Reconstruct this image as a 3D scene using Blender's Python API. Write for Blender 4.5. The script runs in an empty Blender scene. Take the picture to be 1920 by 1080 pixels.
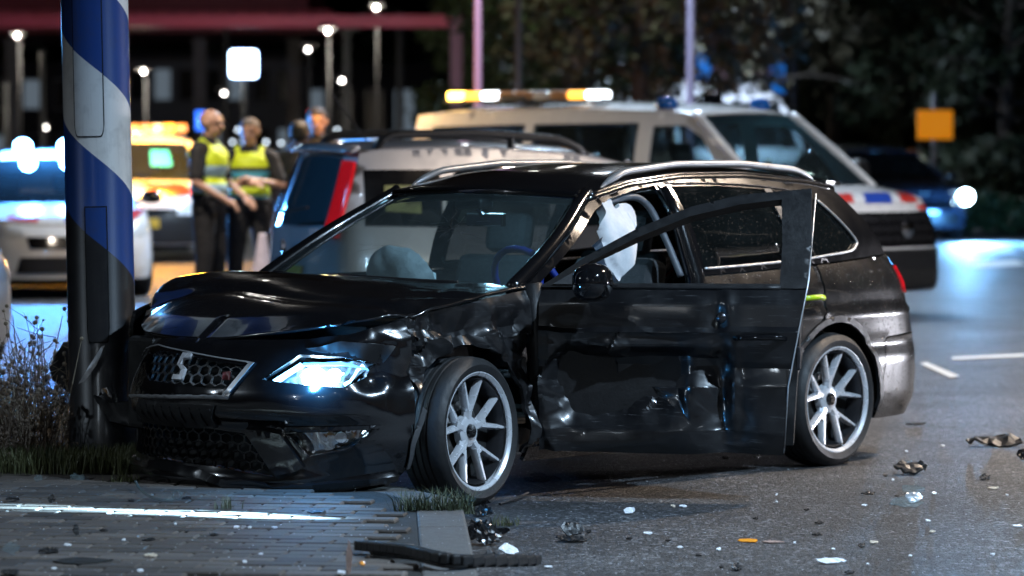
import bpy, bmesh, math, random
import numpy as np
from mathutils import Vector, Matrix, noise
from mathutils.geometry import delaunay_2d_cdt
R = math.radians
SC = bpy.context.scene
COL = SC.collection
random.seed(7); RNG = np.random.default_rng(7)

# ------------------------------------------------------------------ camera
FPX, HCAM, YH = 7200.0, 1.548, 264.0           # focal length in photo pixels, eye height, horizon row
TILT = math.atan((540 - YH) / FPX)
cam = bpy.data.cameras.new('camera'); cam_o = bpy.data.objects.new('camera', cam); COL.objects.link(cam_o)
cam.sensor_width = 36; cam.lens = 36 * FPX / 1920; cam.clip_end = 3000; cam.clip_start = .1
cam_o.location = (0, 0, HCAM); cam_o.rotation_euler = (R(90) - TILT, 0, 0)
cam.dof.use_dof = True; cam.dof.focus_distance = 15.8; cam.dof.aperture_fstop = 2.8; cam.dof.aperture_blades = 9
SC.camera = cam_o
# ------------------------------------------------------------------ world, sun, exposure
W = bpy.data.worlds.new('World'); SC.world = W; W.use_nodes = True
nt = W.node_tree; bg = nt.nodes['Background']
sky = nt.nodes.new('ShaderNodeTexSky'); sky.sky_type = 'NISHITA'; sky.sun_disc = False
sky.sun_elevation = R(-4); sky.sun_rotation = R(150); sky.altitude = 0
nt.links.new(sky.outputs[0], bg.inputs[0]); bg.inputs[1].default_value = .14
sun = bpy.data.lights.new('ambient_sun', 'SUN'); sun.energy = .012; sun.angle = R(3); sun.color = (.75, .85, 1)  # weak sun lamp added as ambient fill for a moonless night
sun_o = bpy.data.objects.new('ambient_sun', sun); COL.objects.link(sun_o); sun_o.rotation_euler = (R(52), 0, R(28))
SC.view_settings.view_transform = 'Standard'; SC.view_settings.look = 'None'
SC.view_settings.exposure = .7; SC.view_settings.gamma = 1
SC.cycles.use_denoising = True
SC.cycles.max_bounces = 8; SC.cycles.transparent_max_bounces = 16; SC.cycles.caustics_reflective = False
SC.cycles.caustics_refractive = False; SC.cycles.sample_clamp_indirect = 4; SC.cycles.blur_glossy = .3
SC.cycles.use_light_tree = True

# ------------------------------------------------------------------ pixel helpers (photo pixels, 1920 x 1080)
_f = np.array([0, math.cos(TILT), -math.sin(TILT)]); _u = np.array([0, math.sin(TILT), math.cos(TILT)])
def ray(px, py): return _f + np.array([1., 0, 0]) * (px - 960) / FPX + _u * (540 - py) / FPX
def gnd(px, py, z=0.):                         # where the ray meets the level z
    d = ray(px, py); k = (z - HCAM) / d[2]; return np.array([d[0] * k, d[1] * k, z])
def at(px, py, dist):                          # the point of the ray at depth dist
    d = ray(px, py); k = dist / d[1]; return np.array([d[0] * k, dist, HCAM + d[2] * k])
def project(P):
    P = np.asarray(P, float) - np.array([0, 0, HCAM]); dz = P @ _f
    return np.stack([960 + FPX * P[..., 0] / dz, 540 - FPX * (P @ _u) / dz], -1)

# ------------------------------------------------------------------ objects
def tag(o, label=None, cat=None, group=None, kind=None):
    if label: o['label'] = label
    if cat: o['category'] = cat
    if group: o['group'] = group
    if kind: o['kind'] = kind
    return o
def empty(name, loc=(0, 0, 0), rz=0., parent=None):
    o = bpy.data.objects.new(name, None); COL.objects.link(o); o.location = loc; o.rotation_euler = (0, 0, rz)
    o.empty_display_size = .1
    if parent: o.parent = parent
    return o
def meshobj(name, V, F, mat, parent=None, smooth=False, loc=None):
    me = bpy.data.meshes.new(name); me.from_pydata([tuple(map(float, v)) for v in V], [], [tuple(map(int, f)) for f in F])
    if smooth: me.shade_smooth()
    if mat: me.materials.append(mat)
    o = bpy.data.objects.new(name, me); COL.objects.link(o)
    if parent: o.parent = parent
    if loc is not None: o.location = loc
    return o
def copy_tree(o, parent=None):
    c = o.copy(); COL.objects.link(c); c.parent = parent
    for ch in o.children: copy_tree(ch, c)
    return c

class MB:                                      # collects simple solids for one mesh
    def __init__(s): s.V = []; s.F = []
    def add(s, V, F):
        n = len(s.V); s.V += [tuple(map(float, v)) for v in V]; s.F += [tuple(int(i) + n for i in f) for f in F]; return s
    def box(s, c, d, rz=0, M=None):
        x, y, z = [k / 2 for k in d]; V = np.array([(a*x, b*y, e*z) for a in (-1, 1) for b in (-1, 1) for e in (-1, 1)])
        if M is not None: V = V @ np.array(M).T
        if rz: cz, sz = math.cos(rz), math.sin(rz); V = np.stack([V[:, 0]*cz - V[:, 1]*sz, V[:, 0]*sz + V[:, 1]*cz, V[:, 2]], 1)
        return s.add(V + np.array(c), [(0, 1, 3, 2), (4, 6, 7, 5), (0, 4, 5, 1), (2, 3, 7, 6), (0, 2, 6, 4), (1, 5, 7, 3)])
    def tube(s, pts, r, n=8, cap=True):        # round bar along points, r a number or a list
        pts = np.asarray(pts, float); m = len(pts); r = np.full(m, r) if np.isscalar(r) else np.asarray(r, float)
        T = np.gradient(pts, axis=0); T /= np.linalg.norm(T, axis=1)[:, None] + 1e-12
        ref = np.array([0, 0, 1.]) if abs(T[0, 2]) < .9 else np.array([1., 0, 0])
        V = []
        for i in range(m):
            a = np.cross(T[i], ref); a /= np.linalg.norm(a) + 1e-12; b = np.cross(T[i], a); ref = -b if False else ref
            for k in range(n):
                t = 2 * math.pi * k / n; V.append(pts[i] + r[i] * (a * math.cos(t) + b * math.sin(t)))
        F = [(i*n + k, i*n + (k+1) % n, (i+1)*n + (k+1) % n, (i+1)*n + k) for i in range(m-1) for k in range(n)]
        if cap: F += [tuple(range(n))[::-1], tuple((m-1)*n + k for k in range(n))]
        return s.add(V, F)
    def lathe(s, prof, n=24, axis='z', c=(0, 0, 0), cap=False):   # prof: (radius, height)
        V = []
        for r, h in prof:
            for k in range(n):
                t = 2 * math.pi * k / n; a, b = r * math.cos(t), r * math.sin(t)
                V.append({'z': (a, b, h), 'y': (b, h, a), 'x': (h, a, b)}[axis])
        m = len(prof)
        F = [(i*n + k, i*n + (k+1) % n, (i+1)*n + (k+1) % n, (i+1)*n + k) for i in range(m-1) for k in range(n)]
        if cap: F += [tuple(range(n))[::-1], tuple((m-1)*n + k for k in range(n))]
        return s.add(np.array(V) + np.array(c), F)
    def prism(s, poly, h0, h1, fn):            # polygon (a,b) extruded from h0 to h1, fn(a,b,h) -> xyz
        n = len(poly)
        V = [fn(a, b, h0) for a, b in poly] + [fn(a, b, h1) for a, b in poly]
        F = [tuple(range(n))[::-1], tuple(range(n, 2*n))] + [(k, (k+1) % n, n + (k+1) % n, n + k) for k in range(n)]
        return s.add(V, F)
    def ball(s, c, r, n=10, m=6):
        r = np.array([r]*3) if np.isscalar(r) else np.array(r)
        V = [(math.sin(math.pi*i/m)*math.cos(2*math.pi*k/n), math.sin(math.pi*i/m)*math.sin(2*math.pi*k/n), math.cos(math.pi*i/m)) for i in range(m+1) for k in range(n)]
        F = [(i*n + k, (i+1)*n + k, (i+1)*n + (k+1) % n, i*n + (k+1) % n) for i in range(m) for k in range(n)]
        return s.add(np.array(V) * r + np.array(c), F)
    def obj(s, name, mat, parent=None, smooth=False, bevel=0, loc=None, auto=False):
        o = meshobj(name, s.V, s.F, mat, parent, smooth, loc)
        if bevel:
            m = o.modifiers.new('bevel', 'BEVEL'); m.width = bevel; m.segments = 2; m.limit_method = 'ANGLE'
        if auto:
            me = o.data; me.shade_smooth(); me.set_sharp_from_angle(angle=R(40))
        return o

# ------------------------------------------------------------------ flat polygon -> fine mesh on a surface
def inside(P, loops):
    x, y = P[:, 0], P[:, 1]; r = np.zeros(len(P), bool)
    for L in loops:
        L = np.asarray(L, float); a = L; b = np.roll(L, -1, 0)
        for (x0, y0), (x1, y1) in zip(a, b):
            c = (y0 > y) != (y1 > y)
            with np.errstate(divide='ignore', invalid='ignore'):
                r ^= c & (x < (x1 - x0) * (y - y0) / (y1 - y0 + 1e-15) + x0)
    return r
def densify(L, res):
    L = np.asarray(L, float); out = []
    for a, b in zip(L, np.roll(L, -1, 0)):
        n = max(1, int(math.ceil(np.linalg.norm(b - a) / res))); out += [a + (b - a) * k / n for k in range(n)]
    return np.array(out)
def tri_poly(poly, res, holes=()):
    loops = [densify(L, res) for L in [poly, *holes]]
    pts = np.vstack(loops); edges = []; k = 0
    for L in loops:
        n = len(L); edges += [(k + i, k + (i+1) % n) for i in range(n)]; k += n
    lo, hi = loops[0].min(0), loops[0].max(0)
    gx = np.arange(lo[0] + res/2, hi[0], res); gy = np.arange(lo[1] + res/2, hi[1], res)
    if len(gx) and len(gy):
        G = np.stack(np.meshgrid(gx, gy), -1).reshape(-1, 2); G = G[inside(G, loops)]
        if len(G):
            d = np.full(len(G), 9.)
            for p in pts: d = np.minimum(d, np.hypot(G[:, 0] - p[0], G[:, 1] - p[1]))
            pts = np.vstack([pts, G[d > res * .55]])
    r = delaunay_2d_cdt([Vector(p) for p in pts], edges, [], 0, 1e-6)
    V = np.array([tuple(v) for v in r[0]]); F = np.array([tuple(f) for f in r[2]])
    a, b, c = V[F[:, 0]], V[F[:, 1]], V[F[:, 2]]
    ar = (b[:, 0]-a[:, 0])*(c[:, 1]-a[:, 1]) - (b[:, 1]-a[:, 1])*(c[:, 0]-a[:, 0])
    F[ar < 0] = F[ar < 0][:, ::-1]
    F = F[inside((a + b + c) / 3, loops) & (abs(ar) > 1e-12)]
    return V, F
def vnormals(P, F):
    n = np.cross(P[F[:, 1]] - P[F[:, 0]], P[F[:, 2]] - P[F[:, 0]]); N = np.zeros_like(P)
    for k in range(3): np.add.at(N, F[:, k], n)
    return N / (np.linalg.norm(N, axis=1)[:, None] + 1e-12)
def panel(name, poly, fmap, mat, parent=None, res=.04, holes=(), thick=.012, disp=None, proud=0., flip=False, smooth=True):
    V, F = tri_poly(poly, res, holes)
    P = fmap(V[:, 0], V[:, 1])
    if flip: F = F[:, ::-1]
    N = vnormals(P, F)
    if proud: P = P + N * proud
    if disp is not None: P = disp(P, N); N = vnormals(P, F)
    E = {}
    for f in F:
        for k in range(3):
            e = (f[k], f[(k+1) % 3]); E[e] = 1
    be = [e for e in E if (e[1], e[0]) not in E]
    P2 = [P]; FF = [tuple(f) for f in F]; n = len(P)
    if thick:
        ids = sorted({i for e in be for i in e}); mp = {i: k for k, i in enumerate(ids)}; m = len(ids); ids = np.array(ids)
        P2 += [P[ids], P[ids] - N[ids] * thick]
        FF += [(n + mp[b], n + mp[a], n + m + mp[a], n + m + mp[b]) for a, b in be]
    return meshobj(name, np.vstack(P2), FF, mat, parent, smooth)
def patch(name, fn, nu, nv, mat, parent=None, smooth=True, disp=None, thick=0, flip=False, keep=None):
    u, v = np.meshgrid(np.linspace(0, 1, nu), np.linspace(0, 1, nv), indexing='ij')
    P = fn(u.ravel(), v.ravel()); F = []
    for i in range(nu-1):
        for j in range(nv-1):
            a = i*nv + j; F += [(a, a+nv, a+nv+1), (a, a+nv+1, a+1)]
    F = np.array(F)
    if flip: F = F[:, ::-1]
    if disp is not None: P = disp(P, vnormals(P, F))
    o = meshobj(name, P, F, mat, parent, smooth)
    if thick: m = o.modifiers.new('thick', 'SOLIDIFY'); m.thickness = thick; m.offset = -1
    return o
def spline(pts, n=40, closed=False):           # Catmull-Rom through points -> n samples per span
    P = np.asarray(pts, float); m = len(P); out = []
    for i in range(m if closed else m-1):
        p = [P[(i+k) % m] if closed else P[min(max(i+k, 0), m-1)] for k in (-1, 0, 1, 2)]
        for t in np.linspace(0, 1, n, endpoint=False):
            out.append(.5*((2*p[1]) + (p[2]-p[0])*t + (2*p[0]-5*p[1]+4*p[2]-p[3])*t*t + (3*p[1]-p[0]-3*p[2]+p[3])*t**3))
    if not closed: out.append(P[-1])
    return np.array(out)

# ------------------------------------------------------------------ crumple noise (sheet-metal folds)
class Fold:
    def __init__(s, seed, freq=6., n=7, warp=.5):
        r = np.random.default_rng(seed); s.d = r.normal(size=(n, 3)); s.d /= np.linalg.norm(s.d, axis=1)[:, None]
        s.f = freq * r.uniform(.5, 1.8, n); s.p = r.uniform(0, 9, n); s.w = r.normal(size=(3, 3)); s.wf = freq * .45; s.warp = warp
    def __call__(s, P):
        Q = P + s.warp / s.wf * .35 * np.sin(s.wf * (P @ s.w) + s.p[:3])
        t = Q @ (s.d * s.f[:, None]).T + s.p
        tri = np.abs((t % 2) - 1) * 2 - 1
        return (tri / s.f * s.f.mean()).mean(1) * 1.6
class Ridge:                                   # curved sharp crests, as sheet metal folds
    def __init__(s, seed, freq, n=5):
        r = np.random.default_rng(seed); s.d = r.normal(size=(n, 3)); s.d /= np.linalg.norm(s.d, axis=1)[:, None]; s.d *= freq * r.uniform(.6, 1.5, n)[:, None]; s.p = r.uniform(0, 6.28, n)
        s.e = r.normal(size=(3, 3)) * freq * .5; s.q = r.uniform(0, 6.28, 3); s.a = .55 / freq
    def __call__(s, P):
        Q = P + s.a * np.sin(P @ s.e + s.q); v = np.sin(Q @ s.d.T + s.p).mean(1) * 1.7
        return 1 - 2 * np.abs(v)
class Facet:                                   # flat facets meeting in straight creases, seen from the side (x,z)
    def __init__(s, seed, n, xr, zr):
        r = np.random.default_rng(seed); q = np.stack([r.uniform(*xr, n), r.uniform(*zr, n)], 1); box = [(xr[0]-.3, zr[0]-.3), (xr[1]+.3, zr[0]-.3), (xr[1]+.3, zr[1]+.3), (xr[0]-.3, zr[1]+.3)]
        o = delaunay_2d_cdt([Vector(p) for p in list(map(tuple, q)) + box], [], [], 0, 1e-6); s.V = np.array([tuple(v) for v in o[0]]); s.F = np.array([tuple(f) for f in o[2]]); s.h = r.uniform(-1, 1, len(s.V))
    def __call__(s, P):
        x = P[:, [0, 2]]; out = np.zeros(len(P))
        for f in s.F:
            a, b, c = s.V[f]; d = (b[1]-c[1])*(a[0]-c[0]) + (c[0]-b[0])*(a[1]-c[1])
            l0 = ((b[1]-c[1])*(x[:, 0]-c[0]) + (c[0]-b[0])*(x[:, 1]-c[1]))/d; l1 = ((c[1]-a[1])*(x[:, 0]-c[0]) + (a[0]-c[0])*(x[:, 1]-c[1]))/d; l2 = 1 - l0 - l1
            k = (l0 >= -1e-9) & (l1 >= -1e-9) & (l2 >= -1e-9); out[k] = l0[k]*s.h[f[0]] + l1[k]*s.h[f[1]] + l2[k]*s.h[f[2]]
        return out
def gau(P, c, r):
    r = np.asarray(r, float); return np.exp(-(((P - np.asarray(c)) / r) ** 2).sum(1))
def sstep(a, b, x):
    t = np.clip((x - a) / (b - a), 0, 1); return t * t * (3 - 2 * t)
# ------------------------------------------------------------------ materials
MATS = {}
class NB:
    def __init__(s, name):
        s.m = bpy.data.materials.new(name); s.m.use_nodes = True; s.t = s.m.node_tree
        s.b = s.t.nodes['Principled BSDF']; s.out = s.t.nodes['Material Output']; MATS[name] = s.m
    def n(s, kind, **kw):
        nd = s.t.nodes.new('ShaderNode' + kind)
        for k, v in kw.items():
            if k.startswith('i_'):
                key = k[2:]; key = int(key) if key.isdigit() else key.replace('_', ' ')
                nd.inputs[key].default_value = v
            else: setattr(nd, k, v)
        return nd
    def l(s, a, b): s.t.links.new(a, b)
    def coord(s, kind='Object', scale=None):
        c = s.n('TexCoord')
        if scale is None: return c.outputs[kind]
        m = s.n('Mapping'); m.inputs['Scale'].default_value = scale if not np.isscalar(scale) else (scale,)*3
        s.l(c.outputs[kind], m.inputs[0]); return m.outputs[0]
    def noise(s, scale, detail=4, rough=.5, kind='Object', co=None, vscale=None):
        n = s.n('TexNoise'); n.inputs['Scale'].default_value = scale; n.inputs['Detail'].default_value = detail; n.inputs['Roughness'].default_value = rough
        s.l(co if co is not None else s.coord(kind, vscale), n.inputs['Vector']); return n.outputs['Fac']
    def ramp(s, fac, *stops):
        r = s.n('ValToRGB'); e = r.color_ramp.elements
        while len(e) < len(stops): e.new(.5)
        for el, (p, c) in zip(e, stops):
            el.position = p; el.color = (*((c,)*3 if np.isscalar(c) else c), 1)
        s.l(fac, r.inputs[0]); return r.outputs[0]
    def mix(s, fac, a, b, mode='MIX'):
        m = s.n('Mix', data_type='RGBA', blend_type=mode)
        for k, v in ((0, fac), (6, a), (7, b)):
            if hasattr(v, 'links'): s.l(v, m.inputs[k])
            elif k == 0: m.inputs[0].default_value = v
            else: m.inputs[k].default_value = (*((v,)*3 if np.isscalar(v) else v), 1)
        return m.outputs[2]
    def math(s, op, a, b=0.):
        m = s.n('Math', operation=op)
        for k, v in ((0, a), (1, b)):
            if hasattr(v, 'links'): s.l(v, m.inputs[k])
            else: m.inputs[k].default_value = v
        return m.outputs[0]
    def bump(s, h, strength=.3, dist=.01, prev=None):
        b = s.n('Bump'); b.inputs['Strength'].default_value = strength; b.inputs['Distance'].default_value = dist
        s.l(h, b.inputs['Height']);
        if prev is not None: s.l(prev, b.inputs['Normal'])
        s.l(b.outputs[0], s.b.inputs['Normal']); return b.outputs[0]
    def set(s, **kw):
        for k, v in kw.items():
            inp = s.b.inputs[k.replace('_', ' ')]
            if hasattr(v, 'links'): s.l(v, inp)
            elif inp.type == 'RGBA': inp.default_value = (*((v,)*3 if np.isscalar(v) else v), 1)[:4]
            else: inp.default_value = v
        return s
def plain(name, col, rough=.5, metal=0., var=.15, scale=30., bump=0., coat=0., **kw):
    b = NB(name); f = b.noise(scale, 5, .6)
    lo = tuple(c * (1 - var) for c in col); hi = tuple(min(1, c * (1 + var)) for c in col)
    b.set(Base_Color=b.ramp(f, (.3, lo), (.7, hi)), Metallic=metal, Coat_Weight=coat, Coat_Roughness=.04,
          Roughness=b.math('MULTIPLY_ADD', f, .25 * rough) if False else rough, **kw)
    rr = b.ramp(b.noise(scale * .37, 3), (.3, rough * .8), (.7, min(1, rough * 1.2))); b.l(rr, b.b.inputs['Roughness'])
    if bump: b.bump(f, bump, .01)
    return b.m
def emit(name, col, s):
    b = NB(name); b.set(Base_Color=tuple(c * .8 for c in col), Emission_Color=col, Emission_Strength=s); return b.m
def glass(name, tint, ior=1.5, rough=.02, dirt=0., speck=0.):
    b = NB(name); t = b.t; g = b.n('BsdfGlossy'); g.inputs['Roughness'].default_value = rough
    tr = b.n('BsdfTransparent'); tr.inputs[0].default_value = (*tint, 1); lw = b.n('LayerWeight'); lw.inputs[0].default_value = .5; r0 = ((ior-1)/(ior+1))**2; fr = b.n('Math', operation='MULTIPLY_ADD'); pw = b.math('POWER', lw.outputs['Facing'], 5.); b.l(pw, fr.inputs[0]); fr.inputs[1].default_value = 1 - r0; fr.inputs[2].default_value = r0 * 1.6
    mx = b.n('MixShader'); b.l(fr.outputs[0], mx.inputs[0]); b.l(tr.outputs[0], mx.inputs[1]); b.l(g.outputs[0], mx.inputs[2]); sh = mx.outputs[0]
    if dirt:
        d = b.n('BsdfDiffuse'); d.inputs[0].default_value = (.30, .40, .42, 1); m2 = b.n('MixShader')  # dirt film tinted teal: haze of veiling reflections put into its colour
        f = b.ramp(b.noise(5, 6, .7), (.25, dirt*.45), (.85, dirt)); b.l(f, m2.inputs[0]); b.l(sh, m2.inputs[1]); b.l(d.outputs[0], m2.inputs[2]); sh = m2.outputs[0]
    if speck:
        v = b.n('TexVoronoi', feature='F1'); v.inputs['Scale'].default_value = 70; b.l(b.coord(), v.inputs['Vector']); d = b.n('BsdfDiffuse'); d.inputs[0].default_value = (.30, .24, .20, 1); m2 = b.n('MixShader')
        f = b.math('MULTIPLY', b.ramp(v.outputs['Distance'], (.0, 1.), (.30, 0.)), speck); f = b.math('MULTIPLY', f, b.ramp(b.noise(40, 2), (.42, 0.), (.6, 1.))); b.l(f, m2.inputs[0]); b.l(sh, m2.inputs[1]); b.l(d.outputs[0], m2.inputs[2]); sh = m2.outputs[0]
    b.l(sh, b.out.inputs[0]); return b.m
def paint(name, col, rough=.16, drops=0., metal=0., coat=1., dirt=.15, dirtcol=(.03, .028, .025), scr=0., cr=.045):
    b = NB(name); n1 = b.noise(7, 6, .65); n2 = b.noise(55, 3)
    dm = b.math('MULTIPLY', b.ramp(n1, (.45, 0.), (.8, 1.)), dirt)
    bc = b.mix(dm, col, dirtcol)
    if scr:
        sn = b.noise(1., 4, .7, vscale=(9, 9, 150)); sm = b.math('MULTIPLY', b.ramp(sn, (.60, 0.), (.68, 1.)), b.ramp(b.noise(3.2, 3), (.45, 0.), (.62, scr))); bc = b.mix(sm, bc, (.16, .16, .165))
    b.set(Base_Color=bc, Metallic=metal, Coat_Weight=coat, Coat_Roughness=cr)
    b.l(b.math('ADD', b.math('MULTIPLY', n1, rough * .8), rough * .6), b.b.inputs['Roughness'])
    if drops:
        v = b.n('TexVoronoi', feature='F1'); v.inputs['Scale'].default_value = 62; v.inputs['Randomness'].default_value = 1
        b.l(b.coord(), v.inputs['Vector'])
        r = b.n('MapRange'); r.inputs[1].default_value = .0; r.inputs[2].default_value = .34; r.inputs[3].default_value = 1; r.inputs[4].default_value = 0
        b.l(v.outputs['Distance'], r.inputs[0])
        msk = b.math('GREATER_THAN', n2, .5)
        h = b.math('MULTIPLY', r.outputs[0], msk)
        bp = b.n('Bump'); bp.inputs['Strength'].default_value = drops; bp.inputs['Distance'].default_value = .010
        b.l(h, bp.inputs['Height']); b.l(bp.outputs[0], b.b.inputs['Normal']); b.l(bp.outputs[0], b.b.inputs['Coat Normal'])
    return b.m
M = MATS
paint('black_paint', (.005, .005, .006), .2, dirt=.25, dirtcol=(.02, .019, .018))
paint('black_paint_wet', (.006, .006, .0065), .24, drops=.9, dirt=.3, coat=.6, dirtcol=(.035, .030, .027))
paint('black_paint_scraped', (.006, .006, .007), .34, dirt=.4, coat=.7, cr=.11, dirtcol=(.035, .035, .037), scr=.65)
paint('silver_paint', (.50, .50, .52), .34, metal=.3)
paint('white_paint', (.74, .75, .76), .28, dirt=.2, dirtcol=(.4, .38, .35))
paint('dark_blue_paint', (.02, .028, .045), .2)
paint('red_stripe', (.62, .04, .03), .3); paint('blue_stripe', (.02, .07, .42), .3); paint('orange_stripe', (.85, .20, .02), .3)
plain('black_plastic', (.012, .012, .013), .45, scale=60, bump=.15)
plain('gloss_plastic', (.006, .006, .007), .12, coat=.5)
plain('grey_plastic', (.06, .062, .066), .5, scale=70, bump=.15)
plain('mid_plastic', (.13, .14, .16), .45)
plain('interior_fabric', (.05, .055, .06), .85, scale=120, bump=.3)
plain('headliner', (.32, .34, .34), .9)
plain('airbag', (.72, .73, .75), .8, scale=25, var=.08, bump=.35)
plain('tyre', (.014, .014, .015), .62, scale=40, bump=.25)
plain('alloy', (.74, .76, .80), .28, .45, scale=30, var=.06)
plain('dark_metal', (.05, .05, .055), .4, .8); plain('brake_metal', (.18, .17, .16), .45, .9)
plain('chrome', (.72, .72, .74), .09, 1., var=.04); plain('satin_trim', (.50, .51, .53), .34, .55, var=.06)
plain('satin_mid', (.20, .205, .215), .28, .7, var=.1); plain('satin_dark', (.10, .10, .11), .25, .9, var=.1)
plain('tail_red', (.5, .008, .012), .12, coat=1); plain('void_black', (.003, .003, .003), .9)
plain('tail_red_lit', (.55, .01, .015), .12, coat=1, Emission_Color=(.8, .01, .02, 1), Emission_Strength=.22)
plain('yellow_plate', (.75, .45, .03), .4); plain('blue_fabric', (.006, .03, .26), .6)
plain('dull_red', (.10, .012, .015), .4); plain('gravel_grey', (.2, .2, .2), .8)
glass('clear_glass', (.86, .92, .93), dirt=.06); glass('screen_glass', (.66, .80, .82), dirt=.10); glass('dark_glass', (.10, .11, .12), dirt=.02, speck=.35)
glass('van_glass', (.35, .45, .48), dirt=.03); glass('lamp_lens', (.92, .95, .97))
emit('lamp_white_blue', (.22, .62, 1.), 10.); emit('lamp_core', (.55, .83, 1.), 45.); emit('lamp_soft', (.12, .5, 1.), 2.2)
emit('street_led', (1., .95, .88), 16.); emit('strobe_blue', (.16, .50, 1.), 45.); emit('amber_lit', (1., .42, .05), 2.2); emit('white_lit', (.85, .92, 1.), 4.)
emit('sign_white', (.62, .86, 1.), 9.); emit('blue_sign_lit', (.02, .16, 1.), 1.6); emit('amber_core', (1., .60, .08), 11.); emit('red_lit', (1., .08, .06), 5.)
emit('far_white', (.75, .88, 1.), 4.); emit('cyan_reflection', (.02, .4, .8), .14)
# ------------------------------------------------------------------ vehicles: shell = plan outline x height profiles
def itp(pts):
    a = np.array(sorted(pts), float); return lambda z: np.interp(z, a[:, 0], a[:, 1])
def smooth_itp(pts, n=300):
    a = np.array(sorted(pts), float); g = np.linspace(a[0, 0], a[-1, 0], n); v = np.interp(g, a[:, 0], a[:, 1])
    k = np.ones(13) / 13; v2 = np.convolve(np.pad(v, 6, mode='edge'), k, 'valid')
    return lambda z: np.interp(z, g, v2)
class Veh:
    def __init__(s, root, plan, ps, pf, pr, top, belt, A, D, roof, tum=.45, bul=.03, crown=.04, bow=(.14, .10, .10, .08), dims=None):
        s.root = root; P = spline(plan, 30); d = np.r_[0, np.cumsum(np.linalg.norm(np.diff(P, axis=0), axis=1))]
        s.S = np.linspace(0, d[-1], 900); s.X = np.interp(s.S, d, P[:, 0]); s.Y = np.interp(s.S, d, P[:, 1]); s.um = d[-1]
        tx, ty = np.gradient(s.X, s.S), np.gradient(s.Y, s.S); k = np.hypot(tx, ty); s.NX, s.NY = ty / k, -tx / k
        s.ps, s.pf, s.pr = itp(ps), smooth_itp(pf), smooth_itp(pr)
        s.top, s.belt, s.roof = smooth_itp(top), smooth_itp(belt), smooth_itp(roof)
        s.A, s.D, s.tum, s.bul, s.crown, s.bow = A, D, tum, bul, crown, bow      # A=(x at belt, x at roof), D the same behind
    def u(s, x): return np.interp(-np.asarray(x, float), -s.X, s.S)
    def low(s, u, z):
        u = np.asarray(u, float); z = np.asarray(z, float); a = np.abs(u); sg = np.where(u < 0, -1., 1.)
        x, y = np.interp(a, s.S, s.X), np.interp(a, s.S, s.Y); nx, ny = np.interp(a, s.S, s.NX), np.interp(a, s.S, s.NY)
        i = np.where(nx > 0, nx**2 * s.pf(z), nx**2 * s.pr(z)) + ny**2 * s.ps(z)
        return np.stack([x - nx * i, sg * (y - ny * i), z + 0 * x], -1)
    def ztop(s, u): return s.top(np.interp(np.abs(u), s.S, s.X))
    def side(s, x, z, sg=1.):
        zb = s.belt(x); yb = s.low(s.u(x), zb)[..., 1]; zr = s.roof(x); t = np.clip((z - zb) / (zr - zb + 1e-6), -1, 1.2)
        y = yb - s.tum * (z - zb) + s.bul * np.sin(np.pi * np.clip(t, 0, 1)) - .012
        return np.stack([x + 0*z, sg * y, z + 0*x], -1)
    def sideR(s, x, z): return s.side(x, z, -1.)
    def arch(s, xw, zw, ra, z0, n=20):         # arch notch points in (u,z), front to rear
        uc = float(s.u(xw)); a0 = math.asin(np.clip((z0 - zw) / ra, -1, 1))
        return [(uc - ra * math.cos(t), zw + ra * math.sin(t)) for t in np.linspace(a0, math.pi - a0, n)]
    def lower_poly(s, z0, wheels, zw, ra):
        b = [(0., z0)]
        for xw in wheels: b += s.arch(xw, zw, ra, z0)
        b += [(s.um, z0)]; L = b + [(u, float(s.ztop(u))) for u in np.linspace(s.um, 0, 60)]
        Rr = [(-u, z) for u, z in L[::-1]]
        return b[1:-1] and [(-u, z) for u, z in b[::-1]] + b[1:] + [(u, float(s.ztop(u))) for u in np.linspace(s.um, -s.um, 120)]
    def hood_fn(s, xlip, xcowl, crown=.05):
        ua, uc = float(s.u(xlip)), float(s.u(xcowl))
        def edge(u): return s.low(u, s.ztop(u))
        bl, br = edge(np.array([uc]))[0], edge(np.array([-uc]))[0]
        def fn(a, b):                           # a: 0 lip .. 1 cowl, b: 0 right .. 1 left
            bb = 2*b - 1; uu = ua + (uc - ua) * a
            left, right, front = edge(uu), edge(-uu), edge(ua * bb)
            rear = br + (bl - br) * b[:, None]; rear[:, 0] += s.bow[0] * (1 - bb**2); rear[:, 2] += .01 * (1 - bb**2)
            f0, f1 = edge(np.array([-ua]))[0], edge(np.array([ua]))[0]
            A_, B_ = a[:, None], b[:, None]
            C = (1-A_)*front + A_*rear + (1-B_)*right + B_*left - ((1-A_)*((1-B_)*f0 + B_*f1) + A_*((1-B_)*br + B_*bl))
            C[:, 2] += crown * (1 - bb**2) * np.sin(np.pi * np.clip(.18 + a * .74, 0, 1)) * np.clip(a * 6, 0, 1); return C
        return fn
    def glass_fn(s, line, bow, sgn, inset=0.):  # line: ((x0,z0),(x1,z1)) left edge low->high
        (x0, z0), (x1, z1) = line
        def fn(a, b):                           # a: 0 bottom..1 top, b: 0 right..1 left
            x = x0 + (x1-x0)*a; z = z0 + (z1-z0)*a; L = s.side(x, z); bb = (2*b - 1)
            return np.stack([x + sgn * (bow[0]*(1-a) + bow[1]*a) * (1 - bb**2), L[:, 1] * bb * (1 - inset), z + .02 * (1 - bb**2) * a], -1)
        return fn
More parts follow.
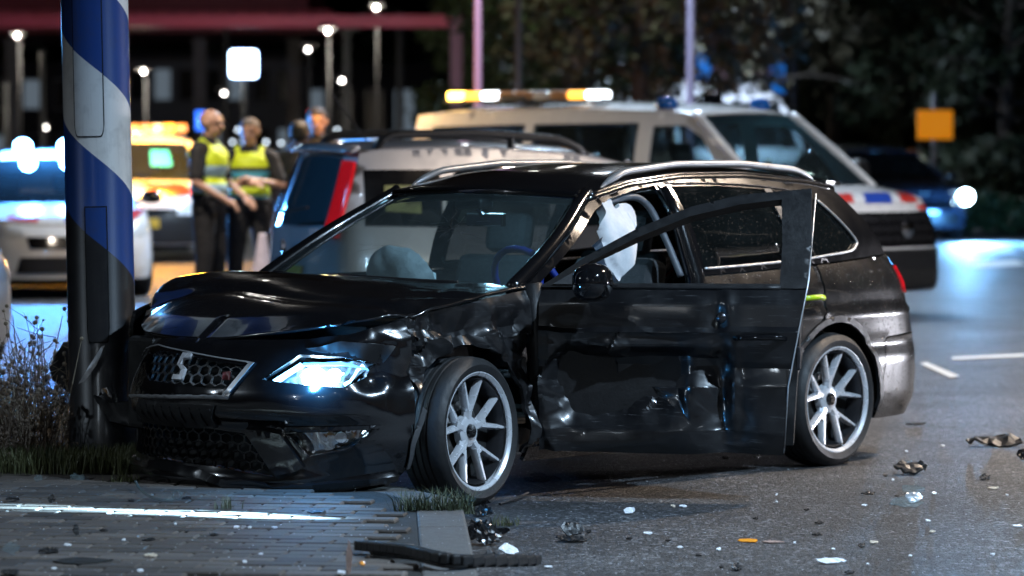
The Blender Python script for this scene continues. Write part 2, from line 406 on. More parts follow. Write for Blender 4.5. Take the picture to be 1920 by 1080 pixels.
    def roof_fn(s):
        def fn(a, b):
            bb = 2*b - 1; x = s.A[1] + (s.D[1] - s.A[1]) * a; z = s.roof(x); L = s.side(x, z)
            return np.stack([x + (1-bb**2) * (s.bow[1]*(1-a) - s.bow[3]*a), L[:, 1]*bb, z + (s.crown*(1-np.abs(bb)**2.4)) * np.minimum(1, .45 + 4*a*(1-a)*1.2)], -1)
        return fn
    def upper_poly(s):
        A, D = s.A, s.D; xs = np.linspace(A[0], D[0], 30); xr = np.linspace(D[1], A[1], 30)
        return [(x, float(s.belt(x))) for x in xs] + [(x, float(s.roof(x))) for x in xr]
    def common(s, mat, z0, wheels, zw, ra, xlip, wins, glassm, res=.06, hood=True, hcrown=.05):
        rt = s.root
        panel('body', s.lower_poly(z0, wheels, zw, ra), s.low, mat, rt, res)
        if hood: patch('bonnet', s.hood_fn(xlip, s.A[0], hcrown), 20, 24, mat, rt, thick=.01)
        up = s.upper_poly()
        for sg, fm in ((1, s.side), (-1, s.sideR)):
            panel('pillar_frame', up, fm, mat, rt, res, holes=wins, flip=sg > 0)
            for w in wins: panel('side_window', w, fm, glassm, rt, .12, proud=-.01, flip=sg > 0, thick=0)
        zb, zr = float(s.belt(s.A[0])), float(s.roof(s.A[1]))
        patch('windscreen', s.glass_fn(((s.A[0], zb), (s.A[1], zr)), s.bow[:2], 1), 10, 16, glassm, rt, flip=True)
        for e in (.008, .992):
            wf = s.glass_fn(((s.A[0], zb), (s.A[1], zr)), s.bow[:2], 1); aa = np.linspace(-.02, 1.03, 14); MB().tube(wf(aa, np.full(14, e)), .042, 8).obj('windscreen_pillar', mat, rt, smooth=True)
        patch('roof', s.roof_fn(), 24, 20, mat, rt, thick=.01)
        mb = MB(); xf, xb = wheels[0] + .4, wheels[1] - .4; hw = float(np.max(s.Y)) - .2
        mb.box(((xf+xb)/2, 0, z0 + .14), (xf - xb, 2*hw - .25, .22)); mb.box(((wheels[0]+wheels[1])/2, 0, z0 + .1), (wheels[0]-wheels[1]-2*ra - .02, 2*hw + .2, .14))
        for x in wheels: mb.box((x, 0, zw + .12), (2*ra + .04, 2*hw - .22, ra*2 - .1))
        mb.obj('underbody', M['void_black'], rt)
    def seats(s, xs, z=.35, hb=.62, mat='interior_fabric'):
        for x in xs:
            for y in (.36, -.36):
                b = MB(); b.box((x+.05, y, z+.1), (.52, .5, .16)); b.box((x-.24, y, z+.1+hb/2), (.13, .48, hb), M=Matrix.Rotation(R(-14), 3, 'Y')); b.box((x-.36, y, z+.2+hb), (.09, .26, .19), M=Matrix.Rotation(R(-12), 3, 'Y'))
                b.obj('seat', M[mat], s.root, bevel=.04)

# ------------------------------------------------------------------ wheels
def tyre_mesh(r, rr, w, n=56):
    h = w/2; prof = [(rr-.006, -h*.86), (rr+.012, -h*.97), (rr+(r-rr)*.5, -h*1.02), (r-.022, -h*.93), (r-.006, -h*.78)]
    for k, y in enumerate((-.42, -.14, .14, .42)):
        prof += [(r, h*(y-.05)), (r-.008, h*(y-.03)), (r-.008, h*(y+.03)), (r, h*(y+.05))] if True else []
    prof += [(r-.006, h*.78), (r-.022, h*.93), (rr+(r-rr)*.5, h*1.02), (rr+.012, h*.97), (rr-.006, h*.86)]
    return MB().lathe(prof, n, 'y')
def spoke_rim(rr, w, depth=.055):              # ten-arm twin-spoke alloy seen from +y
    b = MB(); h = w/2
    b.lathe([(rr-.012, h*.78), (rr-.010, h*.86), (rr+.002, h*.94), (rr+.012, h*.92), (rr+.004, h*.80), (rr-.004, -h*.85)], 56, 'y')
    yf = h*.62
    def bar(p0, p1, w0, w1, d0, d1):
        p0, p1 = np.array(p0), np.array(p1); t = (p1-p0)/np.linalg.norm(p1-p0); n = np.array([-t[1], t[0]])
        def P(p, k, y): q = p + n*k; return (q[0], y, q[1])
        V = [P(p0, -w0, yf+d0-.018), P(p0, -w0*.45, yf+d0), P(p0, w0*.45, yf+d0), P(p0, w0, yf+d0-.018), P(p0, w0*.8, yf+d0-.034), P(p0, -w0*.8, yf+d0-.034),
             P(p1, -w1, yf+d1-.018), P(p1, -w1*.45, yf+d1), P(p1, w1*.45, yf+d1), P(p1, w1, yf+d1-.018), P(p1, w1*.8, yf+d1-.034), P(p1, -w1*.8, yf+d1-.034)]
        b.add(V, [(k, (k+1) % 6, 6+(k+1) % 6, 6+k) for k in range(6)] + [(5, 4, 3, 2, 1, 0), (6, 7, 8, 9, 10, 11)])
    for k in range(5):
        a = 2*math.pi*k/5 + math.pi/2
        root = (.052*math.cos(a), .052*math.sin(a)); mid = (rr*.46*math.cos(a), rr*.46*math.sin(a))
        bar(root, mid, .026, .020, -.012, -.004)
        for sg in (-1, 1):
            e = a + sg*R(17.5); q = (rr*.36*math.cos(a+sg*R(5)), rr*.36*math.sin(a+sg*R(5)))
            bar(q, ((rr-.012)*math.cos(e), (rr-.012)*math.sin(e)), .0165, .0105, -.008, .012)
    b.lathe([(.0, yf-.012), (.05, yf-.012), (.066, yf-.02), (.072, yf-.05)], 20, 'y')
    return b
def make_wheel(root, x, y, z, r=.318, rr=.232, w=.22, sg=1, steer=0., camber=0., emblem=True, mats=('alloy', 'tyre'), detail=True):
    e = empty('wheel', (x, y, z), parent=root); e.rotation_euler = (camber, 0, steer + (0 if sg > 0 else math.pi))
    tyre_mesh(r, rr, w, 56 if detail else 32).obj('tyre', M[mats[1]], e, auto=True)
    if detail:
        spoke_rim(rr, w).obj('rim', M[mats[0]], e, auto=True); MB().lathe([(rr-.004, -w*.42), (rr-.03, -w*.42), (rr-.045, -w*.25), (rr-.03, w*.22), (rr-.021, w*.38)], 48, 'y').obj('rim_barrel', M['dark_metal'], e, auto=True)  # barrel coloured dark to put shade into the spoke gaps
        b = MB().lathe([(0.09, .003), (.128, .003), (.128, .009), (.09, .009)], 36, 'y'); b.obj('brake_disc', M['brake_metal'], e, auto=True)
        MB().lathe([(rr-.026, .004), (.0, .002)], 32, 'y').obj('gap_shade', M['void_black'], e)  # black disc standing in for shade behind the spokes
        yf = w/2*.62
        MB().lathe([(.0, yf+.001), (.028, yf), (.031, yf-.012)], 20, 'y').obj('hub_cap', M['gloss_plastic'], e, auto=True)
        if emblem:
            b = MB()
            for dz, dx, ww in ((.011, .003, .022), (-.011, -.003, .022)): b.box((dx, yf+.003, dz), (ww, .004, .007))
            b.box((0, yf+.003, 0), (.02, .004, .006)); b.box((-.009, yf+.003, .006), (.006, .004, .012)); b.box((.009, yf+.003, -.006), (.006, .004, .012)); b.obj('emblem', M['chrome'], e)
        for k in range(5):
            a = 2*math.pi*k/5 + math.pi/2 + math.pi/5
            MB().lathe([(.0, yf-.028), (.010, yf-.028), (.012, yf-.05)], 10, 'y', c=(.056*math.cos(a), 0, .056*math.sin(a))).obj('wheel_bolt', M['dark_metal'], e)
    else:
        b = MB(); h = w/2; b.lathe([(rr-.03, -h*.8), (rr-.02, h*.6), (rr+.01, h*.9), (rr, h*.7)], 28, 'y')
        for k in range(5):
            a = 2*math.pi*k/5 + .3
            b.box((rr*.5*math.cos(a), h*.55, rr*.5*math.sin(a)), (rr, .03, .07), M=Matrix.Rotation(-a, 3, 'Y'))
        b.lathe([(0, h*.66), (.07, h*.66), (.08, h*.4)], 14, 'y'); b.lathe([(rr-.02, 0), (0, 0)], 24, 'y'); b.obj('rim', M[mats[0]], e, auto=True)
    return e
# ------------------------------------------------------------------ the wrecked black estate car
YAW = R(40.05); CT = np.array([.022, 17.80, 0.])
FW = np.array([-math.sin(YAW), -math.cos(YAW), 0]); LF = np.array([math.cos(YAW), -math.sin(YAW), 0])
car = empty('estate_car', CT, math.atan2(FW[1], FW[0]))
tag(car, 'wrecked black estate car with dented open driver door and buckled bonnet', 'car')
def c2w(P): P = np.asarray(P, float); return CT + P[..., :1]*FW + P[..., 1:2]*LF + P[..., 2:]*np.array([0, 0, 1.])
H = Veh(car,
  plan=[(2.235, 0), (2.215, .22), (2.15, .46), (2.04, .64), (1.87, .77), (1.62, .85), (1.318, .880), (.8, .89), (0, .898), (-.7, .900), (-1.318, .895), (-1.75, .868), (-2.06, .805), (-2.25, .68), (-2.36, .42), (-2.39, .2), (-2.40, 0)],
  ps=[(.1, .10), (.18, .05), (.24, .02), (.30, .0), (.50, .0), (.575, .022), (.60, .010), (.70, .004), (.735, .0), (.755, .022), (.85, .04), (.93, .085), (1., .14)],
  pf=[(.08, .11), (.13, .045), (.165, .02), (.185, .05), (.30, .06), (.375, .055), (.405, .0), (.49, .0), (.55, .03), (.62, .07), (.68, .12), (.74, .2), (.80, .32)],
  pr=[(.2, .10), (.3, .03), (.42, 0), (.58, 0), (.64, .06), (.7, .11), (.85, .15), (.98, .20)],
  top=[(2.3, .715), (2.1, .73), (1.9, .765), (1.6, .83), (1.2, .885), (.86, .915), (.6, .925), (-.5, .935), (-1.4, .965), (-1.95, .99), (-2.3, .99)],
  belt=[(1, .915), (.86, .915), (.6, .925), (-.5, .935), (-1.4, .965), (-1.95, .99), (-2.3, 1.0)],
  A=(.90, .20), D=(-2.02, -1.72), roof=[(.3, 1.277), (.2, 1.298), (-.1, 1.352), (-.5, 1.384), (-1., 1.385), (-1.5, 1.35), (-1.72, 1.322), (-2, 1.28)],
  tum=.52, bul=.035, crown=.045, bow=(.22, .13, .10, .08))
def inv(fn, px, py, ar, br):                    # photo pixel -> (a,b) of a car surface
    a, b = np.meshgrid(np.linspace(*ar, 160), np.linspace(*br, 60), indexing='ij'); a, b = a.ravel(), b.ravel()
    q = project(c2w(fn(a, b))); k = int(np.argmin(((q - (px, py))**2).sum(1))); p = np.array([a[k], b[k]])
    for _ in range(8):
        e = 1e-3; f0 = project(c2w(fn(p[:1], p[1:])))[0]; fa = project(c2w(fn(p[:1]+e, p[1:])))[0]; fb = project(c2w(fn(p[:1], p[1:]+e)))[0]
        J = np.stack([(fa-f0)/e, (fb-f0)/e], 1); p = p + np.clip(np.linalg.lstsq(J, np.array([px, py]) - f0, rcond=None)[0], -.05, .05)
    return tuple(p)
def FU(*pp): return [inv(H.low, x, y, (-1.2, 1.25), (.1, .85)) for x, y in pp]      # front end
BP, BW, BS = M['black_paint'], M['black_paint_wet'], M['black_paint_scraped']
U = lambda x: float(H.u(x))
# ---- damage fields (car coordinates)
rid_a, rid_b, rid_c = Ridge(4, 9.), Ridge(8, 17.), Ridge(15, 13.)
fac_a, fac_b, fac_c, fac_d = Facet(2, 42, (-.4, .9), (.15, .95)), Facet(6, 170, (-.4, .9), (.15, .95)), Facet(9, 60, (.75, 1.9), (.25, .95)), Facet(12, 200, (.75, 1.9), (.25, .95))
fold_a, fold_b, fold_c, fold_d, fold_e = Fold(3, 9., 8, .8), Fold(5, 22., 8, .6), Fold(11, 5., 6, .9), Fold(21, 14., 9, .9), Fold(33, 5.2, 5, 1.1)
def dmg_front(P, N):
    P = P.copy(); w = gau(P, (2.05, -.72, .55), (.5, .33, .6))
    P[:, 0] -= .16 * w; P[:, 1] += .07 * w; P[:, 2] -= .02 * w
    P += N * ((.020 * fold_a(P) + .008*fold_b(P)) * w)[:, None]
    lf = gau(P, (1.78, .80, .64), (.30, .22, .16))                                  # left corner, torn above the lamp
    P += N * ((.03 * fold_a(P) + .016 * fold_b(P) - .02) * lf)[:, None]
    lw = gau(P, (1.9, .2, .15), (.6, .9, .10)); P += N * (.012 * fold_c(P) * lw)[:, None]
    P[:, 2] -= .03 * np.clip((.34 - P[:, 2]) / .2, 0, 1) * sstep(1.5, 2.1, P[:, 0])     # apron sags to the paving
    P += N * (.0035 * fold_c(P))[:, None]
    return P
def dmg_fender(P, N):
    P = P.copy(); w = gau(P, (1.38, .88, .70), (.42, .4, .13)); w2 = gau(P, (.88, .88, .45), (.13, .3, .3)); w3 = gau(P, (1.72, .82, .70), (.25, .3, .16))
    P += N * ((.068 * fac_c(P) + .026 * fac_d(P) + .016 * rid_c(P) - .055) * w)[:, None]
    P += N * ((.05 * fold_a(P) + .03 * fold_b(P) - .03) * w2)[:, None] + N * ((.06 * fold_d(P) - .02) * w3)[:, None]
    P[:, 2] += (.02 * fold_d(P) * w); return P
def dmg_hood(P, N):
    P = P.copy(); x, y = P[:, 0], P[:, 1]
    ridge = np.exp(-((x - 1.33 + .10 * y) / .24)**2); sidew = .62*sstep(.55, -.65, y) + .38*sstep(-.3, -.72, y)
    P[:, 2] += .070 * ridge * sidew - .004 * ridge
    P[:, 2] -= .02 * sstep(1.6, 1.95, x) * sstep(.7, -.2, y)
    cr = np.exp(-((x - 1.66 - .05*np.sin(5*y)) / .06)**2); P[:, 2] -= .018 * cr
    P[:, 2] += .003 * fold_c(P) + .002 * fold_a(P) * (.2 + ridge) + .028 * sstep(1.5, 1.9, x) * sstep(.0, .6, y)
    w = gau(P, (2.0, -.75, .7), (.5, .3, .5)); P[:, 0] -= .14 * w; P += N * (.016 * fold_a(P) * w)[:, None]
    le = gau(P, (1.6, .72, .8), (.4, .12, .3)); P += N * (.016 * fold_d(P) * le)[:, None]
    return P
def dmg_door(P, N):
    P = P.copy(); x, z = P[:, 0], P[:, 2]
    d = -.085 * gau(P, (.42, .88, .46), (.33, 9, .17)) - .05 * gau(P, (.66, .88, .55), (.13, 9, .20)) - .045 * gau(P, (.12, .88, .60), (.18, 9, .09))
    d += .030 * gau(P, (.33, .88, .665), (.30, 9, .028)) + .028 * gau(P, (.13, .88, .52), (.05, 9, .10)) - .035 * gau(P, (.0, .88, .50), (.045, 9, .16)) + .022 * gau(P, (-.05, .88, .47), (.03, 9, .2))
    d -= .04 * gau(P, (-.02, .88, .30), (.10, 9, .12))
    d -= .018 * gau(P, (.02, .88, .80), (.05, 9, .07)) - .012 * gau(P, (-.02, .88, .82), (.03, 9, .08))
    w = gau(P, (.42, .88, .52), (.40, 9, .20)) + .6 * gau(P, (.74, .88, .42), (.10, 9, .25)) + .5 * gau(P, (.0, .88, .36), (.12, 9, .15))
    w = np.clip(w, 0, 1) * sstep(.80, .72, z)
    d *= 1.25; d += w * (.058 * fac_a(P) + .014 * fac_b(P) + .016 * rid_a(P))
    P += N * d[:, None]; return P
# ---- front end
def shrink0(L, k): L = np.array(L); c = L.mean(0); return [tuple(c + (p - c) * k) for p in L]
G_in = FU((266, 660), (296, 657), (462, 688), (421, 731), (276, 714), (262, 690)); G_out = FU((250, 652), (292, 647), (482, 682), (430, 744), (258, 728), (238, 700))
LG = FU((208, 782), (300, 790), (458, 812), (512, 882), (400, 866), (222, 834)); PL = FU((252, 748), (404, 760), (404, 802), (252, 786))
HL = FU((492, 712), (530, 686), (562, 664), (640, 668), (716, 684), (690, 704), (645, 727), (570, 721)); FOG = FU((534, 813), (600, 810), (704, 804), (655, 838), (578, 850))
def mirror(L): return [(-u, z) for u, z in L[::-1]]
xb = 1.66; ub = U(xb)
arF = [p for p in H.arch(1.318, .318, .365, .13) if p[0] < ub + 1e-6]
bl = [(0, .085)] + [(u, .085 + .03 * (u / ub)**2) for u in np.linspace(.1, ub - .08, 12)] + arF + [(ub, float(arF[-1][1]) if arF else .3), (ub, .60)]
bt = [(u, float(H.ztop(u)) - .008) for u in np.linspace(ub - .02, 0, 24)]
half = bl + bt
bump_poly = [(-u, z) for u, z in bl[1:][::-1]] + bl + bt + [(-u, z) for u, z in bt[::-1][1:]]
bumper = panel('front_bumper', bump_poly, H.low, BP, car, .022, holes=[G_in, LG, HL, FOG, mirror(HL)], thick=.02, disp=dmg_front)
def fpanel(name, poly, mat, parent, proud=0., res=.03, holes=(), thick=.01, disp=dmg_front, **k): return panel(name, poly, H.low, mat, parent, res, holes, thick, disp, proud, **k)
fpanel('grille_surround', G_out, M['gloss_plastic'], car, .010, .02, holes=[G_in], thick=.02)
fpanel('grille_chrome', shrink0(G_out, .99), M['satin_trim'], car, .013, .02, holes=[shrink0(G_out, .955)], thick=.008)
def honeycomb(name, poly, cell, bar, proud, mat, parent, dep=.012, sq=1.):
    P0 = np.array(poly); lo, hi = P0.min(0), P0.max(0); V = []; F = []; r = cell / math.sqrt(3)
    j = 0; z = lo[1]
    while z < hi[1] + cell:
        uu = lo[0] + (cell / 2 if j % 2 else 0)
        while uu < hi[0] + cell:
            h = [(uu + (r) * math.cos(R(60*k + 30)), z + (r) * sq * math.sin(R(60*k + 30))) for k in range(6)]; hi_ = [(uu + (r - bar) * math.cos(R(60*k+30)), z + (r - bar) * sq * math.sin(R(60*k+30))) for k in range(6)]
            jt = random.Random(int(uu*977 + z*3571)); h = [(a + jt.gauss(0, .0012), c + jt.gauss(0, .0012)) for a, c in h]
            if inside(np.array([(uu, z)]), [poly])[0]:
                n = len(V); V += h + hi_ + hi_; F += [(n+k, n+(k+1) % 6, n+6+(k+1) % 6, n+6+k) for k in range(6)] + [(n+6+k, n+6+(k+1) % 6, n+12+(k+1) % 6, n+12+k) for k in range(6)]
            uu += cell
        z += r * 1.5 * sq; j += 1
    V = np.array(V); P = H.low(V[:, 0], V[:, 1]); n6 = (np.arange(len(V)) % 18) >= 12
    Pn = np.stack([np.interp(abs(V[:, 0]), H.S, H.NX), np.sign(V[:, 0]) * np.interp(abs(V[:, 0]), H.S, H.NY), 0*V[:, 0]], -1)
    P = dmg_front(P, Pn) + Pn * (proud - dep * n6)[:, None]
    return meshobj(name, P, F, mat, parent)
honeycomb('grille_mesh', G_in, .058, .0035, -.012, M['satin_mid'], car, sq=.72)
honeycomb('lower_grille_mesh', LG, .062, .005, -.015, M['gloss_plastic'], car, sq=.6)
for L in (G_in, LG): fpanel('grille_backing', L, M['void_black'], car, -.07, .08, thick=0)
plate = fpanel('plate_holder', PL, M['black_plastic'], car, .012, thick=.02)
(pu0, pz0), (pu1, pz1) = PL[0], PL[2]
for k in range(9):                                                                   # ribs left on the empty plate holder
    t = (k + .5) / 9; u0 = PL[0][0] + (PL[1][0] - PL[0][0]) * t; za = PL[0][1] + (PL[1][1] - PL[0][1]) * t; zb_ = PL[3][1] + (PL[2][1] - PL[3][1]) * t
    fpanel('rib', [(u0 - .008, zb_ + .012), (u0 + .008, zb_ + .012), (u0 + .008, za - .012), (u0 - .008, za - .012)], M['black_plastic'], plate, .017, .05, thick=.008)
# emblem on the grille: two hooked bars
ec = FU((343, 691))[0]; ew, eh = .030, .052
for poly in ([(-1, .55), (-1, 1), (1, 1), (1, .62), (-.35, .62), (-.35, .22), (.2, .02), (.2, -.2), (-1, .12)], [(1, -.55), (1, -1), (-1, -1), (-1, -.62), (.35, -.62), (.35, -.22), (-.2, -.02), (-.2, .2), (1, -.12)]):
    fpanel('emblem', [(ec[0] + a*ew, ec[1] + b*eh) for a, b in poly], M['alloy'], car, .022, .02, thick=.016)
fr_tag = FU((418, 698), (432, 696), (430, 712), (416, 712)); fpanel('trim_badge', fr_tag, M['dull_red'], car, .002, .03, thick=.006)
# headlamps
hl = fpanel('headlight', HL, M['lamp_lens'], car, .002, .03, thick=.004)
fpanel('lamp_housing', HL, M['satin_mid'], hl, -.075, .04, thick=0, disp=lambda P, N: dmg_front(P, N) + N * (.012 * fold_b(P))[:, None])
def shrink(L, k, c=None): L = np.array(L); c = L.mean(0) if c is None else np.array(c); return [tuple(c + (p - c) * k) for p in L]
for px, py, r in ((596, 702), 0, 0) and (): pass
for (px, py), rad in (((585, 703), .050), ((628, 703), .038)):
    c_ = FU((px, py))[0]; cir = [(c_[0] + rad*1.1*math.cos(t), c_[1] + rad * .78 * math.sin(t)) for t in np.linspace(0, 2*math.pi, 20, endpoint=False)]
    fpanel('projector', cir, M['lamp_core'], hl, -.035, .03, thick=.03)
drl = FU((510, 711), (560, 676), (566, 681), (524, 711)); fpanel('running_light', drl, M['lamp_white_blue'], hl, -.02, .03, thick=.01)
drl2 = FU((566, 676), (640, 676), (700, 688), (698, 692), (640, 682), (566, 681)); fpanel('running_light', drl2, M['lamp_soft'], hl, -.02, .03, thick=.01)
brk = FU((648, 712), (690, 694), (694, 698), (652, 718)); fpanel('indicator', brk, M['lamp_white_blue'], hl, -.03, .03, thick=.01)
hr = fpanel('headlight', mirror(HL), M['lamp_lens'], car, .0, .05, thick=.004); fpanel('lamp_housing', mirror(HL), M['void_black'], hr, -.06, .05, thick=0)
shelf = FU((575, 655), (640, 640), (745, 648), (722, 682), (640, 664)); fpanel('lamp_cover', shelf, M['black_plastic'], car, .004, .03, thick=.02, disp=lambda P, N: dmg_front(P, N) + N * (.02*fold_d(P))[:, None])
# fog lamp
fg = fpanel('fog_lamp', FOG, M['lamp_lens'], car, -.004, .03, thick=.004)
fpanel('lamp_housing', FOG, M['chrome'], fg, -.05, .022, thick=0, disp=lambda P, N: dmg_front(P, N) + N * (.016 * fold_b(P) + .01*fold_d(P))[:, None])
fc = FU((640, 820))[0]; fpanel('projector', [(fc[0] + .026*math.cos(t), fc[1] + .02*math.sin(t)) for t in np.linspace(0, 6.283, 14, endpoint=False)], M['alloy'], fg, -.02, .03, thick=.02)
fpanel('fog_trim', shrink(FOG, 1.13), M['gloss_plastic'], car, .006, .03, holes=[shrink(FOG, 1.0)], thick=.02)
# wing of the bumper between the grille and the fog lamp, and the chin lip
wing = FU((462, 803), (528, 812), (572, 866), (520, 888)); fpanel('bumper_wing', wing, BP, car, .03, .02, thick=.04)
lip = FU((206, 838), (330, 866), (520, 894), (742, 880), (738, 892), (520, 908), (330, 880), (214, 852)); fpanel('chin_lip', lip, BP, car, .026, .02, thick=.04)
strip = FU((500, 800), (715, 797), (715, 803), (540, 808)); fpanel('bumper_crease', strip, BP, car, .008, .02, thick=.02)
# engine bay: black boxes put in as its darkness
b = MB(); b.box((1.62, -.05, .50), (.66, 1.06, .40)); b.box((1.35, 0, .62), (.7, 1.2, .3)); b.obj('bay_shade', M['void_black'], car, bevel=.02)
# ---- bonnet, fenders
patch('bonnet', H.hood_fn(1.93, .90, .055), 70, 90, BP, car, thick=.012, disp=dmg_hood)
def fender_poly(sgn):
    top_ = [(U(x), float(H.ztop(U(x))) - .006) for x in np.linspace(.915, 1.74, 24)]
    arc = [p for p in H.arch(1.318, .318, .365, .20)[::-1] if p[0] > U(1.655)]
    L = [(U(.915), .20)] + [(U(.915), .5)] + top_ + [(U(1.70), .66), (U(1.655), .60)] + arc[::-1]
    return [(sgn*u, z) for u, z in L]
panel('front_wing', fender_poly(1), H.low, BS, car, .013, thick=.016, disp=dmg_fender).data.set_sharp_from_angle(angle=R(25))
panel('front_wing', fender_poly(-1), H.low, BP, car, .05, thick=.016)
# ---- sides: rear doors, quarter panels, sills, right front door
def uz(L, sg=1): return [(sg*U(x), z) for x, z in L]
arR = [(p[0], p[1]) for p in H.arch(-1.318, .318, .372, .20)]
um = H.um
def tp(x, d=-.006): return float(H.ztop(U(x))) + d
for sg in (1, -1):
    fl = lambda L: [(sg*u, z) for u, z in L]
    # rear door: front edge x=-.345, its hind edge follows the arch
    arc = [p for p in arR if p[0] < U(-1.19)]
    rd = [(U(-.345), .235), (arc[0][0] - .02, .235)] + [(p[0] - .018, p[1] + .006) for p in arc[2:]] + [(U(-1.22), .74), (U(-1.27), tp(-1.27))] + [(U(x), tp(x)) for x in (-1., -.7, -.345)]
    panel('rear_door', fl(rd), H.low, BW, car, .03, thick=.014)
    arc2 = [p for p in arR if p[0] >= U(-1.19)]
    q = [(U(-1.205), .722)] + arc2[:] + [(U(-1.70), .335), (U(-1.78), .60), (um - .62, .62), (um - .60, .93), (um - .60, float(H.ztop(um - .60)))] + [(U(x), tp(x)) for x in (-2.0, -1.8, -1.6, -1.4, -1.285)] + [(U(-1.235), .74)]
    panel('quarter_panel', fl(q), H.low, BW, car, .03, thick=.014)
    panel('sill', fl([(U(.95), .165), (U(-.945), .165), (U(-.95), .228), (U(.95), .228)]), H.low, BP, car, .05, thick=.02)
    rl = [(u, z) for u, z in H.arch(-1.318, .318, .372, .22) if u > U(-1.5) and z < .34]
    panel('arch_trim', fl([(p[0], p[1]) for p in H.arch(-1.318, .318, .40, .24)] + [(p[0], p[1]) for p in H.arch(-1.318, .318, .370, .24)[::-1]]), H.low, M['black_plastic'], car, .03, proud=.006, thick=.02)
for fr in (panel('front_door', [(-u, z) for u, z in uz([(.80, .235), (-.33, .235), (-.335, tp(-.33)), (.3, tp(.3)), (.80, tp(.8))])], H.low, BP, car, .06, thick=.014),): pass
rb = [(U(-1.695), .205), (um, .205), (um, .615), (U(-1.79), .595), (U(-1.705), .335)]
rear_b = panel('rear_bumper', rb[:1] + rb[1:], H.low, BW, car, .03, thick=.02); panel('rear_bumper', [(-u, z) for u, z in rb], H.low, BW, car, .04, thick=.02)
tg = [(um - .59, .625), (um, .625), (um, float(H.ztop(um))), (um - .59, float(H.ztop(um - .59)))]
panel('tailgate', tg + [(-u, z) for u, z in tg[::-1]] if False else [(-(um-.0), .625), (-(um-.59), .625), (-(um-.59), float(H.ztop(um-.59))), (-um, float(H.ztop(um)))], H.low, BW, car, .04, thick=.014)
panel('tailgate', tg, H.low, BW, car, .04, thick=.014)
def RU(*pp): return [inv(H.low, x, y, (U(-1.2), um), (.15, 1.0)) for x, y in pp]
tl_ = RU((1674, 498), (1694, 497), (1708, 520), (1706, 547), (1692, 540)); 
panel('tail_light', tl_, H.low, M['tail_red_lit'], car, .02, proud=.012, thick=.025); panel('tail_light', mirror(tl_), H.low, M['tail_red'], car, .03, proud=.012, thick=.025)
# handles
hd = RU((1484, 545), (1528, 545), (1528, 560), (1484, 562))
b = MB(); c = H.low(np.array([U(-1.08)]), np.array([.80]))[0]; b.tube([c + np.array([.10, -.005, 0]), c + np.array([.06, .035, .004]), c + np.array([-.06, .035, .006]), c + np.array([-.10, -.005, 0])], .013, 8); b.obj('door_handle', M['gloss_plastic'], car, smooth=True)
b = MB(); b.tube([c + np.array([.07, .046, .010]), c + np.array([-.06, .046, .012]), c + np.array([-.105, .03, .006])], .014, 6); b.obj('handle_reflection', plain('hi_vis_reflection', (.55, .75, .02), .3, Emission_Color=(.5, .7, .01, 1), Emission_Strength=.0), car, smooth=True)  # yellow reflection of hi-vis clothing, added as a coloured strip
# ---- greenhouse
AX = lambda z: H.A[0] + (H.A[1] - H.A[0]) * (z - .915) / (1.298 - .915)
op = [(.80, .905), (.24, 1.232), (.10, 1.28), (-.10, 1.315), (-.27, 1.335), (-.285, .905)]
rwin = [(-.39, .965), (-1.13, .985), (-1.10, 1.318), (-.80, 1.337), (-.385, 1.34)]
qwin = [(-1.18, .988), (-1.62, 1.02), (-1.70, 1.06), (-1.50, 1.255), (-1.42, 1.285), (-1.155, 1.315)]
up = H.upper_poly()
op_low = [(x, float(H.belt(x)) ) for x in (.80, -.285)]
upL = [p for p in up]
panel('pillar_frame', [(.90, .915)] + [(.82, .9166), (.24, 1.236), (.10, 1.285), (-.10, 1.322), (-.275, 1.345), (-.29, float(H.belt(-.29)))] + [p for p in up if p[0] < -.30 and p[1] < 1.02] + [p for p in up if not (p[1] < 1.02)], H.side, BP, car, .03, holes=[rwin, qwin], flip=True)
panel('pillar_frame', up, H.sideR, BP, car, .04, holes=[op, rwin, qwin])
for fm, fl in ((H.side, True), (H.sideR, False)):
    panel('side_window', rwin, fm, M['dark_glass'], car, .1, proud=-.008, flip=fl, thick=0); panel('side_window', qwin, fm, M['dark_glass'], car, .1, proud=-.008, flip=fl, thick=0)
    def band(L, w, nm, mat, pr=.004):
        L = spline(L, 8); b = MB(); P = fm(L[:, 0], L[:, 1]); P = P + np.array([0, 1 if fl else -1, 0]) * pr; b.tube(P, w, 6); b.obj(nm, M[mat], car, smooth=True)
    band([(-.39, .962), (-.8, .972), (-1.14, .983)], .007, 'window_trim', 'satin_trim'); band([(-1.18, .985), (-1.4, 1.0), (-1.62, 1.015), (-1.69, 1.04), (-1.70, 1.07), (-1.6, 1.17), (-1.5, 1.262)], .006, 'window_trim', 'satin_trim')
    band([(-.36, 1.352), (-.7, 1.350), (-1.1, 1.332), (-1.4, 1.298)], .006, 'window_trim', 'satin_dark')
    panel('pillar_cover', [(-.30, .955), (-.385, .958), (-.385, 1.345), (-.30, 1.345)], fm, M['gloss_plastic'], car, .06, proud=.006, flip=fl); panel('pillar_cover', [(-1.13, .985), (-1.18, .987), (-1.155, 1.318), (-1.10, 1.32)], fm, M['grey_plastic'], car, .06, proud=.004, flip=fl)
panel('side_window', op, H.sideR, M['clear_glass'], car, .1, proud=-.008, thick=0)
ws_line = ((.90, .915), (.20, 1.298))
patch('windscreen', H.glass_fn(ws_line, H.bow[:2], 1, .06), 14, 24, M['screen_glass'], car, flip=True)
wsf = H.glass_fn(ws_line, H.bow[:2], 1, 0)
def ring(a, b):                                 # painted pillar and header strip round the screen
    return wsf(a, b)
